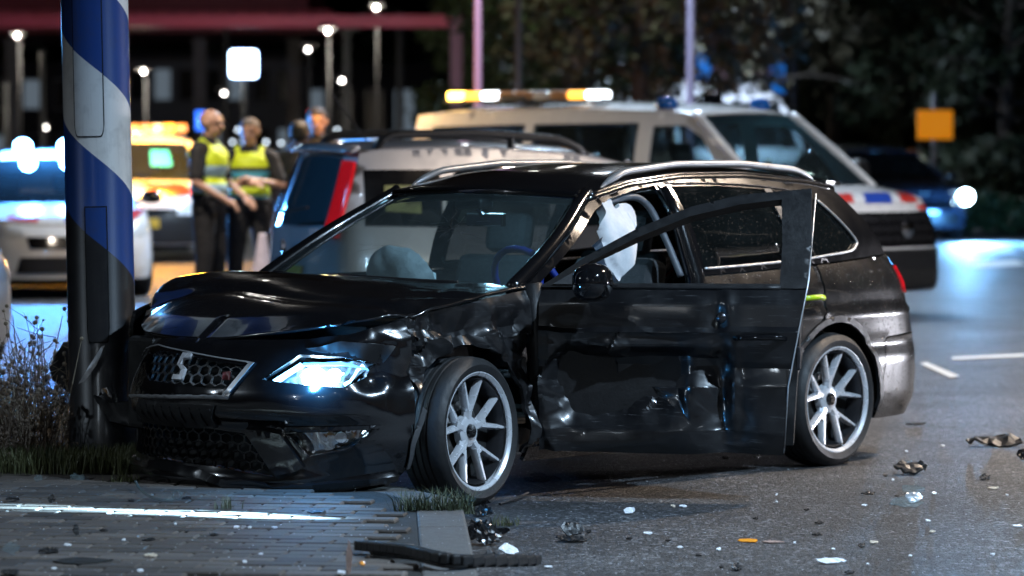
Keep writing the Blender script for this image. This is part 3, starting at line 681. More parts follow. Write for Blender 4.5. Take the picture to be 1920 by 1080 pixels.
for sg in (0, 1):                               # A pillars
    a = np.linspace(-.03, 1.04, 24); bcol = np.full(24, .972 if sg else .028); P = wsf(a, bcol); MB().tube(P + np.array([0, 0, .0]), np.linspace(.036, .030, 24), 10).obj('windscreen_pillar', BP, car, smooth=True)
rr_ = H.roof_fn(); patch('roof', rr_, 40, 30, BP, car, thick=.014)
b = MB(); P = wsf(np.full(24, 1.0), np.linspace(.02, .98, 24)); b.tube(P, .022, 8); b.obj('windscreen_header', BP, car, smooth=True)
patch('headliner', lambda a, b: rr_(a, b) - np.array([0, 0, .045]), 16, 12, M['headliner'], car)
patch('rear_window', H.glass_fn(((-2.02, .995), (-1.72, 1.322)), H.bow[2:], -1, .1), 8, 12, M['dark_glass'], car, flip=True)
patch('tailgate_frame', lambda a, b: H.glass_fn(((-2.02, .985), (-1.72, 1.322)), H.bow[2:], -1, 0)(a, b) + np.array([.012, 0, 0]), 8, 12, BP, car, flip=True)
panel('spoiler', [(-.52, -.04), (.52, -.04), (.50, .16), (-.50, .16)], lambda a, c: np.stack([-1.72 - c - .05*(1-(a/.52)**2), a, 1.335 - .05*c + .028*(1-(a/.52)**2)], -1), BP, car, .08, thick=.02, flip=True)
for sg in (1, -1):                              # roof rails
    xs = np.linspace(.10, -1.62, 40); t = (xs[0]-xs)/(xs[0]-xs[-1]); z = H.roof(xs); L = H.side(xs, z)
    lift = .045 * np.clip(np.minimum(t*9, (1-t)*9), 0, 1)**.6
    V = []; n = len(xs); wd = .022 * np.clip(np.minimum(t*14+.25, (1-t)*14+.25), 0, 1)
    for i in range(n):
        c = np.array([xs[i], sg*(L[i, 1] - .028), z[i] + .010 + lift[i]])
        for k in range(8):
            a = 2*math.pi*k/8; V.append(c + np.array([0, math.cos(a)*wd[i], math.sin(a)*.017*(wd[i]/.022)]))
    F = [(i*8+k, i*8+(k+1) % 8, (i+1)*8+(k+1) % 8, (i+1)*8+k) for i in range(n-1) for k in range(8)] + [tuple(range(8)), tuple((n-1)*8+k for k in range(7, -1, -1))]
    meshobj('roof_rail', V, F, M['satin_trim'], car, True)
# cant rail rounding
for sg in (1, -1):
    xs = np.linspace(.24, -1.74, 30); L = H.side(xs, H.roof(xs)); MB().tube(np.stack([xs, sg*(L[:, 1]-.012), L[:, 2]-.012], 1), .024, 8).obj('roof_edge', BP, car, smooth=True)
# ---- open driver door, hung at its front edge
HX, HY = .80, .865
door_a = R(60)
def shift(fm): return lambda a, c: fm(a, c) - np.array([HX, HY, 0])
dd = lambda P, N: dmg_door(P + np.array([HX, HY, 0]), N) - np.array([HX, HY, 0])
dp = [(U(.795), .205), (U(.4), .200), (U(-.27), .205), (U(-.29), .5), (U(-.335), .75), (U(-.36), .912), (U(.0), .912), (U(.795), .905)]
door = panel('driver_door', dp, shift(H.low), BS, car, .010, thick=.03, disp=dd)
door.data.set_sharp_from_angle(angle=R(22)); door['label'] = 'dented driver door standing open'
door.location = (.895, HY, 0); door.rotation_euler = (0, 0, -door_a)
panel('door_card', [(U(.77), .24), (U(-.30), .24), (U(-.34), .90), (U(.77), .89)], lambda a, c: shift(H.low)(a, c) - np.array([0, .11, 0]), M['black_plastic'], door, .1, thick=-.05, flip=True)
fo = [(.80, .912), (.60, 1.045), (.38, 1.165), (.16, 1.255), (-.06, 1.308), (-.36, 1.335), (-.375, 1.1), (-.36, .912)]
fi = [(.62, .93), (.60, 1.012), (.38, 1.125), (.16, 1.214), (-.06, 1.266), (-.235, 1.288), (-.25, 1.1), (-.245, .93)]
panel('window_frame', fo, shift(H.side), M['black_plastic'], door, .02, holes=[fi], thick=.045, flip=True, proud=.012)
panel('sail_panel', [(.74, .925), (.60, .925), (.60, 1.005)], shift(H.side), M['grey_plastic'], door, .05, thick=.02, flip=True, proud=.02)
bt_ = MB(); xs = np.linspace(.60, -.25, 14); P = shift(H.side)(xs, np.full(14, .918)); bt_.tube(P + np.array([0, .012, 0]), .012, 6); bt_.obj('belt_trim', M['black_plastic'], door, smooth=True)
xs = np.array([-.27, -.29, -.335, -.36, -.366, -.378]); zs = np.array([.215, .5, .75, .905, .95, 1.32]); Pe = np.where(zs[:, None] < .92, shift(H.low)(H.u(xs), zs), shift(H.side)(xs, zs)); MB().tube(Pe + np.array([-.002, .006, 0]), .0035, 5).obj('door_edge', M['satin_trim'], door, smooth=True)
MB().box((-1.13, -.02, .62), (.02, .05, .10)).obj('door_latch', M['dark_metal'], door, bevel=.006)
# mirror: rounded shell with a pointed outer end, on a short arm
def blob(name, c, dims, mat, parent, sharp=2.6, taper=.0, n=18, m=12):
    V = []
    for i in range(m+1):
        ph = math.pi * i / m
        for k in range(n):
            th = 2*math.pi*k/n; d = np.array([math.sin(ph)*math.cos(th), math.sin(ph)*math.sin(th), math.cos(ph)])
            d = np.sign(d) * np.abs(d)**(2/sharp); d[2] *= 1 + taper * d[0]; V.append(np.array(c) + d * np.array(dims))
    F = [(i*n + k, (i+1)*n + k, (i+1)*n + (k+1) % n, i*n + (k+1) % n) for i in range(m) for k in range(n)]
    return meshobj(name, V, F, M[mat], parent, True)
mir = blob('wing_mirror', (-.27, .175, .945), (.085, .135, .082), 'gloss_plastic', door, 2.6, 0)
mir.rotation_euler = (0, 0, 0)
def at_door(dx, dy, z): return np.array([dx, dy, z])
MB().tube([at_door(-.22, .0, .90), at_door(-.24, .09, .905), at_door(-.26, .14, .91)], [.035, .028, .03], 8).obj('mirror_arm', M['black_plastic'], door, smooth=True)
MB().tube([at_door(-.36, .10, .93), at_door(-.365, .28, .945)], .006, 6).obj('mirror_seam', M['satin_dark'], door)
c = shift(H.low)(np.array([U(-.17)]), np.array([.705]))[0]
MB().tube([c + np.array([.11, -.004, 0]), c + np.array([.07, .03, .004]), c + np.array([-.07, .03, .006]), c + np.array([-.11, -.004, 0])], .012, 8).obj('door_handle', M['gloss_plastic'], door, smooth=True)
hc = shift(H.low)(np.array([U(.0)]), np.array([.79]))[0]
MB().lathe([(.026, -.01), (.02, .002), (.0, .004)], 14, 'y', c=tuple(hc)).obj('keyhole_dent', M['satin_dark'], door, smooth=True)
# inner pillar and seals of the opening
b = MB(); b.tube([(-.30, .80, .22), (-.31, .82, .6), (-.315, .80, .92), (-.31, .70, 1.2), (-.28, .63, 1.33)], [.06, .055, .045, .035, .03], 10); b.obj('centre_pillar', BP, car, smooth=True)
b = MB(); sl = spline([(.78, .72, .92), (.55, .655, 1.06), (.24, .575, 1.225), (-.08, .55, 1.29), (-.20, .575, 1.26), (-.245, .64, 1.12), (-.26, .73, .93)], 8); b.tube(sl + np.array([0, .03, 0]), .016, 8); b.obj('door_seal', M['mid_plastic'], car, smooth=True)
MB().tube([(.82, .80, .30), (.84, .83, .6), (.86, .80, .93)], .05, 8).obj('hinge_pillar', M['black_plastic'], car, smooth=True)
# ---- cabin
b = MB(); b.box((-.5, 0, .27), (2.9, 1.5, .08)); b.box((-1.95, 0, .5), (.1, 1.3, .6)); b.obj('floor_pan', M['void_black'], car)
db = panel('dashboard', [(-.68, -.3), (.68, -.3), (.68, .32), (-.68, .32)], lambda a, c: np.stack([.56 + c + .12*(1-(a/.7)**2), a, .865 + .035*np.cos(c*5) - .012*np.abs(a) - .5*np.clip(-.12-c, 0, 1)], -1), M['black_plastic'], car, .05, thick=.3, flip=True)
sw = MB(); t_ = np.linspace(0, 2*math.pi, 25); sw.tube(np.stack([.36 + .09*np.sin(t_), .37 + .185*np.cos(t_), .90 + .165*np.sin(t_)], 1), .016, 8, cap=False); sw.box((.36, .37, .88), (.05, .14, .12)); sw.box((.36, .37, .88), (.02, .34, .03)); sw.tube([(.36, .37, .88), (.62, .37, .78)], .03, 8); sw.obj('steering_wheel', M['blue_fabric'], car, smooth=True)
H.seats((-.02, -.95), .33, .58)
pa = panel('passenger_airbag', [(math.cos(t)*.20, math.sin(t)*.17) for t in np.linspace(0, 6.283, 22, endpoint=False)], lambda a, c: np.stack([.40 + .15*np.sqrt(np.clip(1-(a/.21)**2-(c/.18)**2, 0, 1)) + .06*c/.18, -.30 + a, .90 + c], -1), M['airbag'], car, .022, thick=.1, disp=lambda P, N: P + N*(.02*fold_a(P) + .01*fold_d(P))[:, None])
SL = lambda *pp: [inv(H.side, x, y, (-.5, .8), (.85, 1.4)) for x, y in pp]
ab = SL((1131, 380), (1150, 374), (1156, 390), (1190, 380), (1208, 398), (1207, 425), (1199, 446), (1196, 488), (1184, 512), (1178, 527), (1165, 508), (1152, 492), (1143, 465), (1134, 425), (1136, 402))
abc = spline(np.array(ab), 5, closed=True); abm = np.array(ab).mean(0)
panel('curtain_airbag', abc, lambda a, c: H.side(a, c) + np.array([0, 1., 0])*(-.05 + .06*np.sqrt(np.clip(1 - ((a-abm[0])/.13)**2 - ((c-abm[1])/.20)**2, 0, 1)))[:, None], M['airbag'], car, .010, thick=.05, flip=True, disp=lambda P, N: P + N*(.016*rid_b(P) + .012*fold_a(P))[:, None])
# cracks in the screen: short bright splinter lines on the glass
cb = MB(); rr2 = random.Random(4); wsg = H.glass_fn(ws_line, H.bow[:2], 1, .06)
def crack(pts, r):
    q = np.clip(np.array([inv(wsg, x, y, (0, 1), (0, 1)) for x, y in pts]), .03, .97); P = wsg(q[:, 0], q[:, 1]) + np.array([.003, 0, .004]); cb.tube(P, r, 3, cap=False)
for (cx, cy, n, L) in ((848, 430, 13, 120), (720, 462, 7, 90)):
    rays = []
    for k in range(n):
        a0 = 2*math.pi*k/n + rr2.uniform(-.2, .2); l = rr2.uniform(.35, 1.)*L; pts = [(cx, cy)]
        for t in (.25, .5, .75, 1.): a0 += rr2.uniform(-.14, .14); pts.append((cx + math.cos(a0)*l*t, cy + math.sin(a0)*l*t*.42))
        rays.append(pts); crack(pts, .00045)
    for k in range(n):
        for t in (1, 2): 
            if rr2.random() < .6: crack([rays[k][t], rays[(k+1) % n][t]], .0004)
cb.obj('glass_cracks', M['satin_mid'], car)
tag(bpy.data.objects[cb and 'glass_cracks'], kind='stuff')
b = MB(); b.tube([(.30, 0, 1.255), (.24, 0, 1.20)], .012, 6); b.box((.22, 0, 1.185), (.03, .22, .06)); b.obj('rear_view_mirror', M['gloss_plastic'], car, bevel=.01)
b = MB(); b.box((.34, .03, 1.262), (.10, .16, .05)); b.obj('sensor_box', M['black_plastic'], car, bevel=.015)
for y0, y1, nm in ((.55, -.10, 'wiper'), (-.05, -.62, 'wiper')):
    P = wsf(np.linspace(.0, .05, 8), np.linspace(.5 + y0*.62, .5 + y1*.62, 8)); MB().tube(P + np.array([.03, 0, .02]), .008, 6).obj(nm, M['black_plastic'], car)
# ---- wheels, arches
b = MB()
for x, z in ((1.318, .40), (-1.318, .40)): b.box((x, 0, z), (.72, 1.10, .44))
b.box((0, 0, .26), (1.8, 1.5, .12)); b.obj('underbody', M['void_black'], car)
make_wheel(car, 1.318, .785, .315, .318, .247, .225, 1, R(-7) * -1, R(2)); make_wheel(car, -1.318, .785, .318, .318, .247, .225, 1)
make_wheel(car, 1.318, -.74, .42, .318, .247, .225, -1, R(7)); make_wheel(car, -1.318, -.785, .318, .318, .247, .225, -1)
# torn arch liner hanging before the wheel and a bent strut
lin = FU((792, 762), (800, 772), (776, 830), (764, 872), (758, 874), (768, 826))
fpanel('torn_liner', lin, M['grey_plastic'], car, .012, .02, thick=.006)
# headlamp light: spill in front of the lamp and the sharp cut-off beam on the paving
HLc = H.low(np.array([np.mean([p[0] for p in HL])]), np.array([np.mean([p[1] for p in HL])]))[0]
def light(name, kind, loc, energy, col, parent=None, size=.03, **k):
    l = bpy.data.lights.new(name, kind); l.energy = energy; l.color = col
    if kind == 'AREA': l.size = size
    elif kind != 'SUN': l.shadow_soft_size = size
    for a, v in k.items(): setattr(l, a, v)
    o = bpy.data.objects.new(name, l); COL.objects.link(o); o.location = loc
    if parent: o.parent = parent
    return o
def aim(o, frm, to, roll=None):
    d = Vector(to) - Vector(frm); o.rotation_euler = d.to_track_quat('-Z', 'Y').to_euler()
# ------------------------------------------------------------------ ground, island, kerb
def asphalt():
    b = NB('asphalt'); co = b.coord('Object'); n = b.noise(1.1, 6, .6, co=co); f = b.noise(260, 2, .6, co=co); big = b.noise(.35, 3, co=co)
    v = b.n('TexVoronoi', feature='F1'); v.inputs['Scale'].default_value = 75; b.l(co, v.inputs['Vector'])
    stn = b.ramp(b.noise(.9, 7, .72, co=co), (.38, .55), (.55, 1.), (.72, 1.25))
    base = b.ramp(n, (.3, (.030, .031, .034)), (.7, (.062, .062, .064)))
    sp = b.ramp(b.n('SeparateColor') and v.outputs['Color'], (.0, .45), (.8, 1.0), (.97, 2.6)) if False else None
    sc = b.n('SeparateColor'); b.l(v.outputs['Color'], sc.inputs[0])
    chips = b.ramp(sc.outputs[0], (.0, .35), (.6, .9), (.88, 2.2), (1., 6.))
    col = b.mix(1., b.mix(1., base, stn, 'MULTIPLY'), chips, 'MULTIPLY')
    b.set(Base_Color=col); rg = b.math('ADD', b.math('MULTIPLY', big, .35), .38); b.l(rg, b.b.inputs['Roughness'])
    h = b.math('ADD', b.math('MULTIPLY', v.outputs['Distance'], -1.), b.math('MULTIPLY', f, .6)); b.bump(h, .9, .009)
    return b.m
def kerb_line(y): return -.1215 - .0333 * (y - 13.06)          # right (road) edge of the kerb
KW, KZ = .19, .10
road = meshobj('road', [(-400, -20, 0), (400, -20, 0), (400, 900, 0), (-400, 900, 0)], [(0, 1, 2, 3)], asphalt()); tag(road, kind='structure')
plain('joint_sand', (.02, .019, .017), .95, scale=90, bump=.6); plain('soil', (.035, .028, .02), .95, scale=40, bump=.8)
plain('kerb_stone', (.095, .09, .086), .8, scale=70, var=.25, bump=.5)
def bricks_mat():
    b = NB('clay_brick'); oi = b.n('ObjectInfo'); n = b.noise(38, 5, .65)
    c = b.ramp(oi.outputs['Random'], (0., (.04, .033, .029)), (.5, (.075, .062, .053)), (1., (.115, .096, .083)))
    col = b.mix(1., c, b.ramp(n, (.25, .6), (.75, 1.25)), 'MULTIPLY'); b.set(Base_Color=col, Roughness=.72); b.bump(n, .6, .006); return b.m
bricks_mat()
# island: slab with a nose that bends away under the car
isl = [(kerb_line(3) - KW, 3)] + [(kerb_line(y) - KW, y) for y in np.linspace(4, 15.2, 8)] + [(-.50, 15.75), (-.74, 16.3), (-1.02, 17.2), (-1.25, 18.3), (-1.5, 19.2), (-2.1, 19.9), (-4, 20.4), (-14, 21.5), (-14, 3)]
b = MB(); b.prism(isl, -.05, KZ - .008, lambda x, y, z: (x, y, z)); island = b.obj('pavement', M['joint_sand']); tag(island, kind='structure')
kb = tag(empty('kerb', (0, 0, 0)), kind='structure')
ys = np.arange(3.4, 15.4, 1.0)
for i, y0 in enumerate(ys):
    y1 = min(y0 + .992, 15.35); x0, x1 = kerb_line(y0), kerb_line(y1); dz = random.uniform(-.003, .003)
    MB().prism([(x0 - KW, y0), (x0, y0), (x1, y1), (x1 - KW, y1)], -.06, KZ + dz, lambda x, y, z: (x, y, z)).obj('kerb_stone', M['kerb_stone'], kb, bevel=.012)
bend = [(kerb_line(15.36) - KW/2, 15.36), (-.36, 15.7), (-.60, 16.2), (-.88, 17.1), (-1.12, 18.2), (-1.38, 19.1), (-2.0, 19.95), (-4, 20.5), (-14, 21.6)]
bs = spline(bend, 6)
for i in range(0, len(bs) - 2, 2):
    a, c = bs[i], bs[min(i + 2, len(bs) - 1)]; d = (c - a) / np.linalg.norm(c - a); n = np.array([-d[1], d[0]]) * KW / 2; a = a + d * .006
    MB().prism([tuple(a - n), tuple(c - n), tuple(c + n), tuple(a + n)], -.06, KZ - .01, lambda x, y, z: (x, y, z)).obj('kerb_stone', M['kerb_stone'], kb, bevel=.01)
# clay pavers, one object each
bm_ = {}
def brick_mesh(w, d):
    k = (round(w, 3), round(d, 3))
    if k not in bm_:
        mb = MB(); c = .006; t = .03
        z0, z1, z2 = -t, -c, 0
        V = [(sx*(w/2 - i), sy*(d/2 - i), z) for z, i in ((z0, 0), (z1, 0), (z2, c)) for sx, sy in ((-1, -1), (1, -1), (1, 1), (-1, 1))]
        F = [(4*l + k_, 4*l + (k_+1) % 4, 4*l + 4 + (k_+1) % 4, 4*l + 4 + k_) for l in (0, 1) for k_ in range(4)] + [(8, 9, 10, 11)]
        me = bpy.data.meshes.new('brick'); me.from_pydata(V, [], F); me.materials.append(M['clay_brick']); bm_[k] = me
    return bm_[k]
rowd, brw, gap, rot = .122, .208, .007, R(-7)
rb_ = random.Random(3); cnt = 0
cz, sz = math.cos(rot), math.sin(rot)
for j in range(-3, 36):
    for i in range(-14, 10):
        lx = (i + (.5 if j % 2 else 0)) * brw; ly = j * rowd; x = -.75 + lx*cz - ly*sz; y = 12.95 + lx*sz + ly*cz
        xr = kerb_line(y) - KW
        if y < 12.75 or y > 16.55 or x + brw/2 > xr - .008 or x < -960 / FPX * y - .13: continue
        if y > 15.15 and x > -.60 - (y - 15.6) * .45 - .14: continue
        o = bpy.data.objects.new('brick', brick_mesh(brw - gap, rowd - gap)); COL.objects.link(o); o.parent = island
        o.location = (x, y, KZ + .004 + rb_.uniform(-.002, .003)); o.rotation_euler = (rb_.gauss(0, .006), rb_.gauss(0, .006), rot + rb_.gauss(0, .006)); cnt += 1
# verge earth round the mast
rv = random.Random(8)
ve = [(-2.75, 16.62), (-2.2, 16.58), (-1.8, 16.68), (-1.45, 16.95), (-1.3, 17.6), (-1.5, 18.6), (-2.2, 19.6), (-5, 20.1), (-5, 16.7)]
panel('verge', ve, lambda x, y: np.stack([x, y, KZ - .004 + .03 * sstep(16.55, 17.1, y) * sstep(-1.35, -1.8, x) + .012*np.array([noise.noise(Vector((a*3, c*3, 0))) for a, c in zip(x, y)])], -1), M['soil'], None, .12, thick=0)
tag(bpy.data.objects['verge'], kind='structure')
# markings
plain('road_white', (.62, .62, .60), .7, scale=50, var=.3, bump=.3)
def marking(name, pts, label):
    P = [gnd(*p) for p in pts]; o = meshobj(name, [(p[0], p[1], .004) for p in P], [tuple(range(len(P)))], M['road_white']); tag(o, kind='structure'); return o
marking('lane_marking', [(1724, 682), (1738, 680), (1800, 706), (1782, 709)], '')
marking('lane_marking', [(1795, 471), (1890, 468), (1915, 476), (1815, 480)], ''); marking('lane_marking', [(1815, 492), (1905, 488), (1925, 497), (1830, 502)], '')
marking('lane_marking', [(1785, 670), (1925, 664), (1925, 669), (1785, 675)], '')

# ------------------------------------------------------------------ striped mast
def mast_mat():
    b = NB('mast_stripes'); c = b.n('TexCoord'); s = b.n('SeparateXYZ'); b.l(c.outputs['Object'], s.inputs[0])
    an = b.math('ARCTAN2', s.outputs[1], s.outputs[0]); PER = .80
    ph = b.math('ADD', b.math('DIVIDE', s.outputs[2], PER), b.math('DIVIDE', an, 2 * math.pi)); ph = b.math('ADD', ph, MAST_PH)
    fr = b.math('FRACT', ph); white = b.math('LESS_THAN', fr, .5)
    blk = b.math('LESS_THAN', b.math('ADD', s.outputs[2], b.math('MULTIPLY', an, PER/(2*math.pi))), MAST_BLK)
    n = b.noise(14, 5, .6); col = b.mix(white, (.012, .06, .26), (.80, .79, .77)); col = b.mix(blk, col, (.012, .013, .016))
    col = b.mix(b.math('MULTIPLY', b.ramp(n, (.5, 0.), (.85, 1.)), .3), col, (.07, .065, .06)); col = b.mix(b.math('MULTIPLY', b.ramp(b.noise(1., 5, .7, vscale=(38, 38, 2.2)), (.56, 0.), (.7, 1.)), .22), col, (.05, .047, .045))
    b.set(Base_Color=col, Roughness=.36, Coat_Weight=.3, Coat_Roughness=.15); b.bump(b.noise(90, 3), .06, .004); return b.m
MAST_PH, MAST_BLK = .46, .85
mx_, my_ = (195 - 960) / FPX * 17.3, 17.3
mast = empty('striped_mast', (mx_, my_, KZ - .05)); tag(mast, 'thick round mast with spiral blue and white stripes and black foot', 'mast')
mast.rotation_euler = (0, R(-1.05), 0)
mast_mat()
b = MB(); b.lathe([(.163, 0), (.163, .25), (.152, .27), (.150, 3.), (.146, 6.5), (.06, 6.55), (.06, 6.7), (0, 6.7)], 64); b.obj('shaft', M['mast_stripes'], mast, auto=True)
def mast_door(z0, z1, a0, a1, name):
    n = 10; L = [(a0, z1), (a0, z0 + .05)] + [(a0 + (a1-a0)*.12*(1-math.cos(t)), z0 + .05*(1-math.sin(t))) for t in np.linspace(.2, 1.57, 5)] + [(a1 - (a1-a0)*.12*(1-math.cos(t)), z0 + .05*(1-math.sin(t))) for t in np.linspace(1.57, .2, 5)] + [(a1, z0 + .05), (a1, z1)]
    fm = lambda r: (lambda a, z: np.stack([r*np.cos(a), r*np.sin(a), z], -1))
    g = .012 / .15
    big = [(a0 - g*.5, z1 + .006)] + [(a0 - g*.5, z0 + .05)] + [(a - g*.3 if a < (a0+a1)/2 else a + g*.3, z - .006) for a, z in L[2:-2]] + [(a1 + g*.5, z0 + .05), (a1 + g*.5, z1 + .006)]
    gr = panel('door_gap', big, fm(.1535), M['void_black'], mast, .04, thick=0); dr = panel(name, L, fm(.156), M['mast_stripes'], mast, .03, thick=.004)
d90 = R(-90)
mast_door(1.52, 2.45, d90 - .58, d90 + .28, 'access_door'); mast_door(.60, 1.20, d90 - .30, d90 + .30, 'access_door')
b = MB(); b.ball((.151*math.cos(d90 - .1), .151*math.sin(d90 - .1), 2.36), .012); b.obj('lock', M['dark_metal'], mast)
# ------------------------------------------------------------------ the other vehicles
def vroot(name, loc, hd, label, cat, group=None, scale=1.):
    r = empty(name, (loc[0], loc[1], 0), math.atan2(hd[1], hd[0])); r.scale = (scale,)*3; tag(r, label, cat, group); return r
def lamp_panel(v, poly, mat, name, proud=.006, both=True, res=.05, parent=None, fm=None):
    fm = fm or v.low
    o = [panel(name, poly, fm, M[mat], parent or v.root, res, proud=proud, thick=.02)]
    if both: o.append(panel(name, [(-u, z) for u, z in poly[::-1]], fm, M[mat], parent or v.root, res, proud=proud, thick=.02))
    return o
def rect(u0, u1, z0, z1): return [(u0, z0), (u1, z0), (u1, z1), (u0, z1)]
def light_bar(root, x, z, w, mats, d=.22, h=.10, n=7):
    lb = MB().box((x, 0, z + .03), (d*.8, w*.96, .05)).obj('light_bar', M['gloss_plastic'], root, bevel=.01)
    for k in range(n):
        y = -w/2 + w*(k + .5)/n; MB().box((x, y, z + .06 + h/2 - .02), (d, w/n - .012, h), ).obj('lens', M[mats[k % len(mats)]], lb, bevel=.015)
    return lb
def hatch(name, loc, hd, label, cat='car', mat='white_paint', glassm='van_glass', scale=1., group=None, head='lamp_lens', plate=True, wheelm='alloy', sx=1., sz=1.):
    r = vroot(name, loc, hd, label, cat, group, scale)
    v = Veh(r, plan=[(2.13, 0), (2.11, .3), (2.03, .55), (1.85, .76), (1.5, .87), (.8, .895), (-.6, .90), (-1.4, .88), (-1.85, .80), (-2.05, .58), (-2.11, .3), (-2.12, 0)],
      ps=[(.1, .08), (.22, .02), (.35, 0), (.7, 0), (.74, .02), (.9, .06), (1.0, .12)], pf=[(.1, .08), (.25, .0), (.5, .0), (.62, .05), (.72, .14), (.8, .3)], pr=[(.2, .08), (.35, 0), (.6, 0), (.75, .05), (1., .12)],
      top=[(2.2, .72), (1.9, .76), (1.4, .86), (.85, .93), (.3, .95), (-1.4, .99), (-2.2, 1.02)], belt=[(1, .93), (.3, .95), (-1.4, .99), (-2.2, 1.02)],
      A=(.95, .25), D=(-1.98, -1.62), roof=[(.4, 1.34), (.25, 1.37), (-.2, 1.44), (-.8, 1.45), (-1.4, 1.41), (-1.7, 1.36), (-2.2, 1.3)], tum=.46, bul=.03)
    wins = [[(.70, .975), (-.25, .985), (-.25, 1.395), (.12, 1.345), (.3, 1.27)], [(-.33, .985), (-1.15, 1.005), (-1.12, 1.375), (-.33, 1.40)], [(-1.21, 1.01), (-1.62, 1.06), (-1.42, 1.33), (-1.19, 1.37)]]
    v.common(M[mat], .2, (1.3, -1.3), .31, .35, 1.75, wins, M[glassm])
    patch('rear_window', v.glass_fn(((-1.90, 1.08), (-1.66, 1.34)), v.bow[2:], -1, .12), 6, 10, M['dark_glass'], r, flip=True)
    patch('tailgate', lambda a, b_: v.glass_fn(((-1.98, 1.0), (-1.62, 1.36)), v.bow[2:], -1)(a, b_) + np.array([.02, 0, 0]), 6, 10, M[mat], r, flip=True)
    lamp_panel(v, [(.52, .60), (1.0, .64), (1.12, .75), (.80, .735), (.55, .68)], head, 'headlight', .008); lamp_panel(v, rect(v.um - .78, v.um - .48, .74, .96), 'tail_red', 'tail_light', .008)
    panel('grille', [(-.45, .50), (.45, .50), (.50, .62), (-.50, .62)], v.low, M['gloss_plastic'], r, .06, proud=.008); panel('air_intake', [(-.6, .26), (.6, .26), (.55, .42), (-.55, .42)], v.low, M['black_plastic'], r, .06, proud=.006)
    if plate: panel('number_plate', rect(-.26, .26, .43, .53), v.low, M['yellow_plate'], r, .1, proud=.015)
    for x in (1.3, -1.3):
        for s_ in (1, -1): make_wheel(r, x, s_*.77, .31, .31, .22, .2, s_, detail=False, mats=(wheelm, 'tyre'))
    for s_ in (1, -1):
        blob('wing_mirror', (.78, s_*.98, 1.0), (.06, .11, .07), 'gloss_plastic', r, 2.6); MB().tube([(.8, s_*.8, .96), (.78, s_*.92, .98)], .02, 6).obj('mirror_arm', M['black_plastic'], r)
        for x in (-.15, -1.05):
            c = v.low(np.array([v.u(x)]), np.array([.80]))[0]; MB().tube([c + np.array([.09, 0, 0]), c + np.array([.06, .03, 0]), c + np.array([-.06, .03, 0]), c + np.array([-.09, 0, 0])], .012, 6).obj('door_handle', M['gloss_plastic'], r) if s_ > 0 else MB().tube([(c + np.array(q)) * np.array([1, -1, 1]) for q in ((.09, 0, 0), (.06, .03, 0), (-.06, .03, 0), (-.09, 0, 0))], .012, 6).obj('door_handle', M['gloss_plastic'], r)
    v.seats((.0, -.9), .34, .58); MB().box((.62, 0, .86), (.4, 1.4, .16)).obj('dashboard', M['black_plastic'], r, bevel=.05)
    return r, v
def hood_stripe(v, xlip, xc, a0, a1, b0, b1, slant, mat, name='stripe', lift=.014, hc=.05):
    f = v.hood_fn(xlip, xc, hc); return patch(name, lambda a, b_: f(a0 + (a1-a0)*a, np.clip(b0 + (b1-b0)*b_ + slant*a, 0, 1)) + np.array([.0, 0, lift]), 10, 10, M[mat], v.root)

# silver city car with its tail to us
ph = np.array([math.cos(R(22)), math.sin(R(22))]); pl = np.array([-ph[1], ph[0]])
corner = np.array([(612 - 960) / FPX * 24.5, 24.5]); pt = corner + 1.77*ph + .78*pl
r = vroot('compact_car', pt, ph, 'silver compact car with tall red tail lights and black roof rails behind the wreck', 'car')
v = Veh(r, plan=[(1.77, 0), (1.75, .3), (1.66, .52), (1.48, .68), (1.15, .77), (.5, .79), (-.6, .79), (-1.3, .78), (-1.60, .74), (-1.72, .62), (-1.77, .35), (-1.78, 0)],
  ps=[(.1, .07), (.25, .01), (.4, 0), (.72, 0), (.76, .02), (.95, .05)], pf=[(.1, .06), (.3, 0), (.5, 0), (.7, .08), (.85, .2)], pr=[(.2, .05), (.35, 0), (.6, 0), (.7, .03), (.95, .05)],
  top=[(1.8, .80), (1.4, .86), (.9, .93), (.4, .95), (-1.8, .98)], belt=[(1, .93), (.4, .95), (-1.8, .98)], A=(.95, .38), D=(-1.64, -1.48),
  roof=[(.5, 1.36), (.38, 1.38), (0, 1.455), (-.7, 1.50), (-1.3, 1.485), (-1.5, 1.465), (-1.8, 1.44)], tum=.22, bul=.02, crown=.05)
wins = [[(.68, .985), (-.12, .99), (-.12, 1.40), (.25, 1.36), (.45, 1.27)], [(-.2, .99), (-.92, 1.0), (-.92, 1.28), (-.80, 1.38), (-.55, 1.42), (-.2, 1.415)]]
v.common(M['silver_paint'], .2, (1.1, -1.15), .30, .34, 1.45, wins, M['van_glass'])
qw = [(-1.0, 1.0), (-1.44, 1.03), (-1.44, 1.33), (-1.0, 1.33)]
for fm, fl in ((v.side, True), (v.sideR, False)):
    panel('corner_panel', [(-.95, .99), (-1.48, 1.0), (-1.47, 1.36), (-.95, 1.36)], fm, M['gloss_plastic'], r, .1, proud=.004, flip=fl); panel('side_window', shrink(qw, .55), fm, plain('pale_reflect', (.32, .33, .14), .2) if fl else M['pale_reflect'], r, .1, proud=.010, flip=fl)  # pale patch painting a yellowish reflection on the black corner window
patch('tailgate', lambda a, b_: v.glass_fn(((-1.64, .98), (-1.48, 1.465)), v.bow[2:], -1)(a, b_) + np.array([.014, 0, 0]), 10, 14, M['silver_paint'], r, flip=True)
patch('rear_window', lambda a, b_: v.glass_fn(((-1.645, 1.0), (-1.49, 1.45)), v.bow[2:], -1, .24)(a, b_) + np.array([-.01, 0, 0]), 10, 14, M['van_glass'], r, flip=True)
gf = v.glass_fn(((-1.645, .93), (-1.485, 1.452)), v.bow[2:], -1, 0)
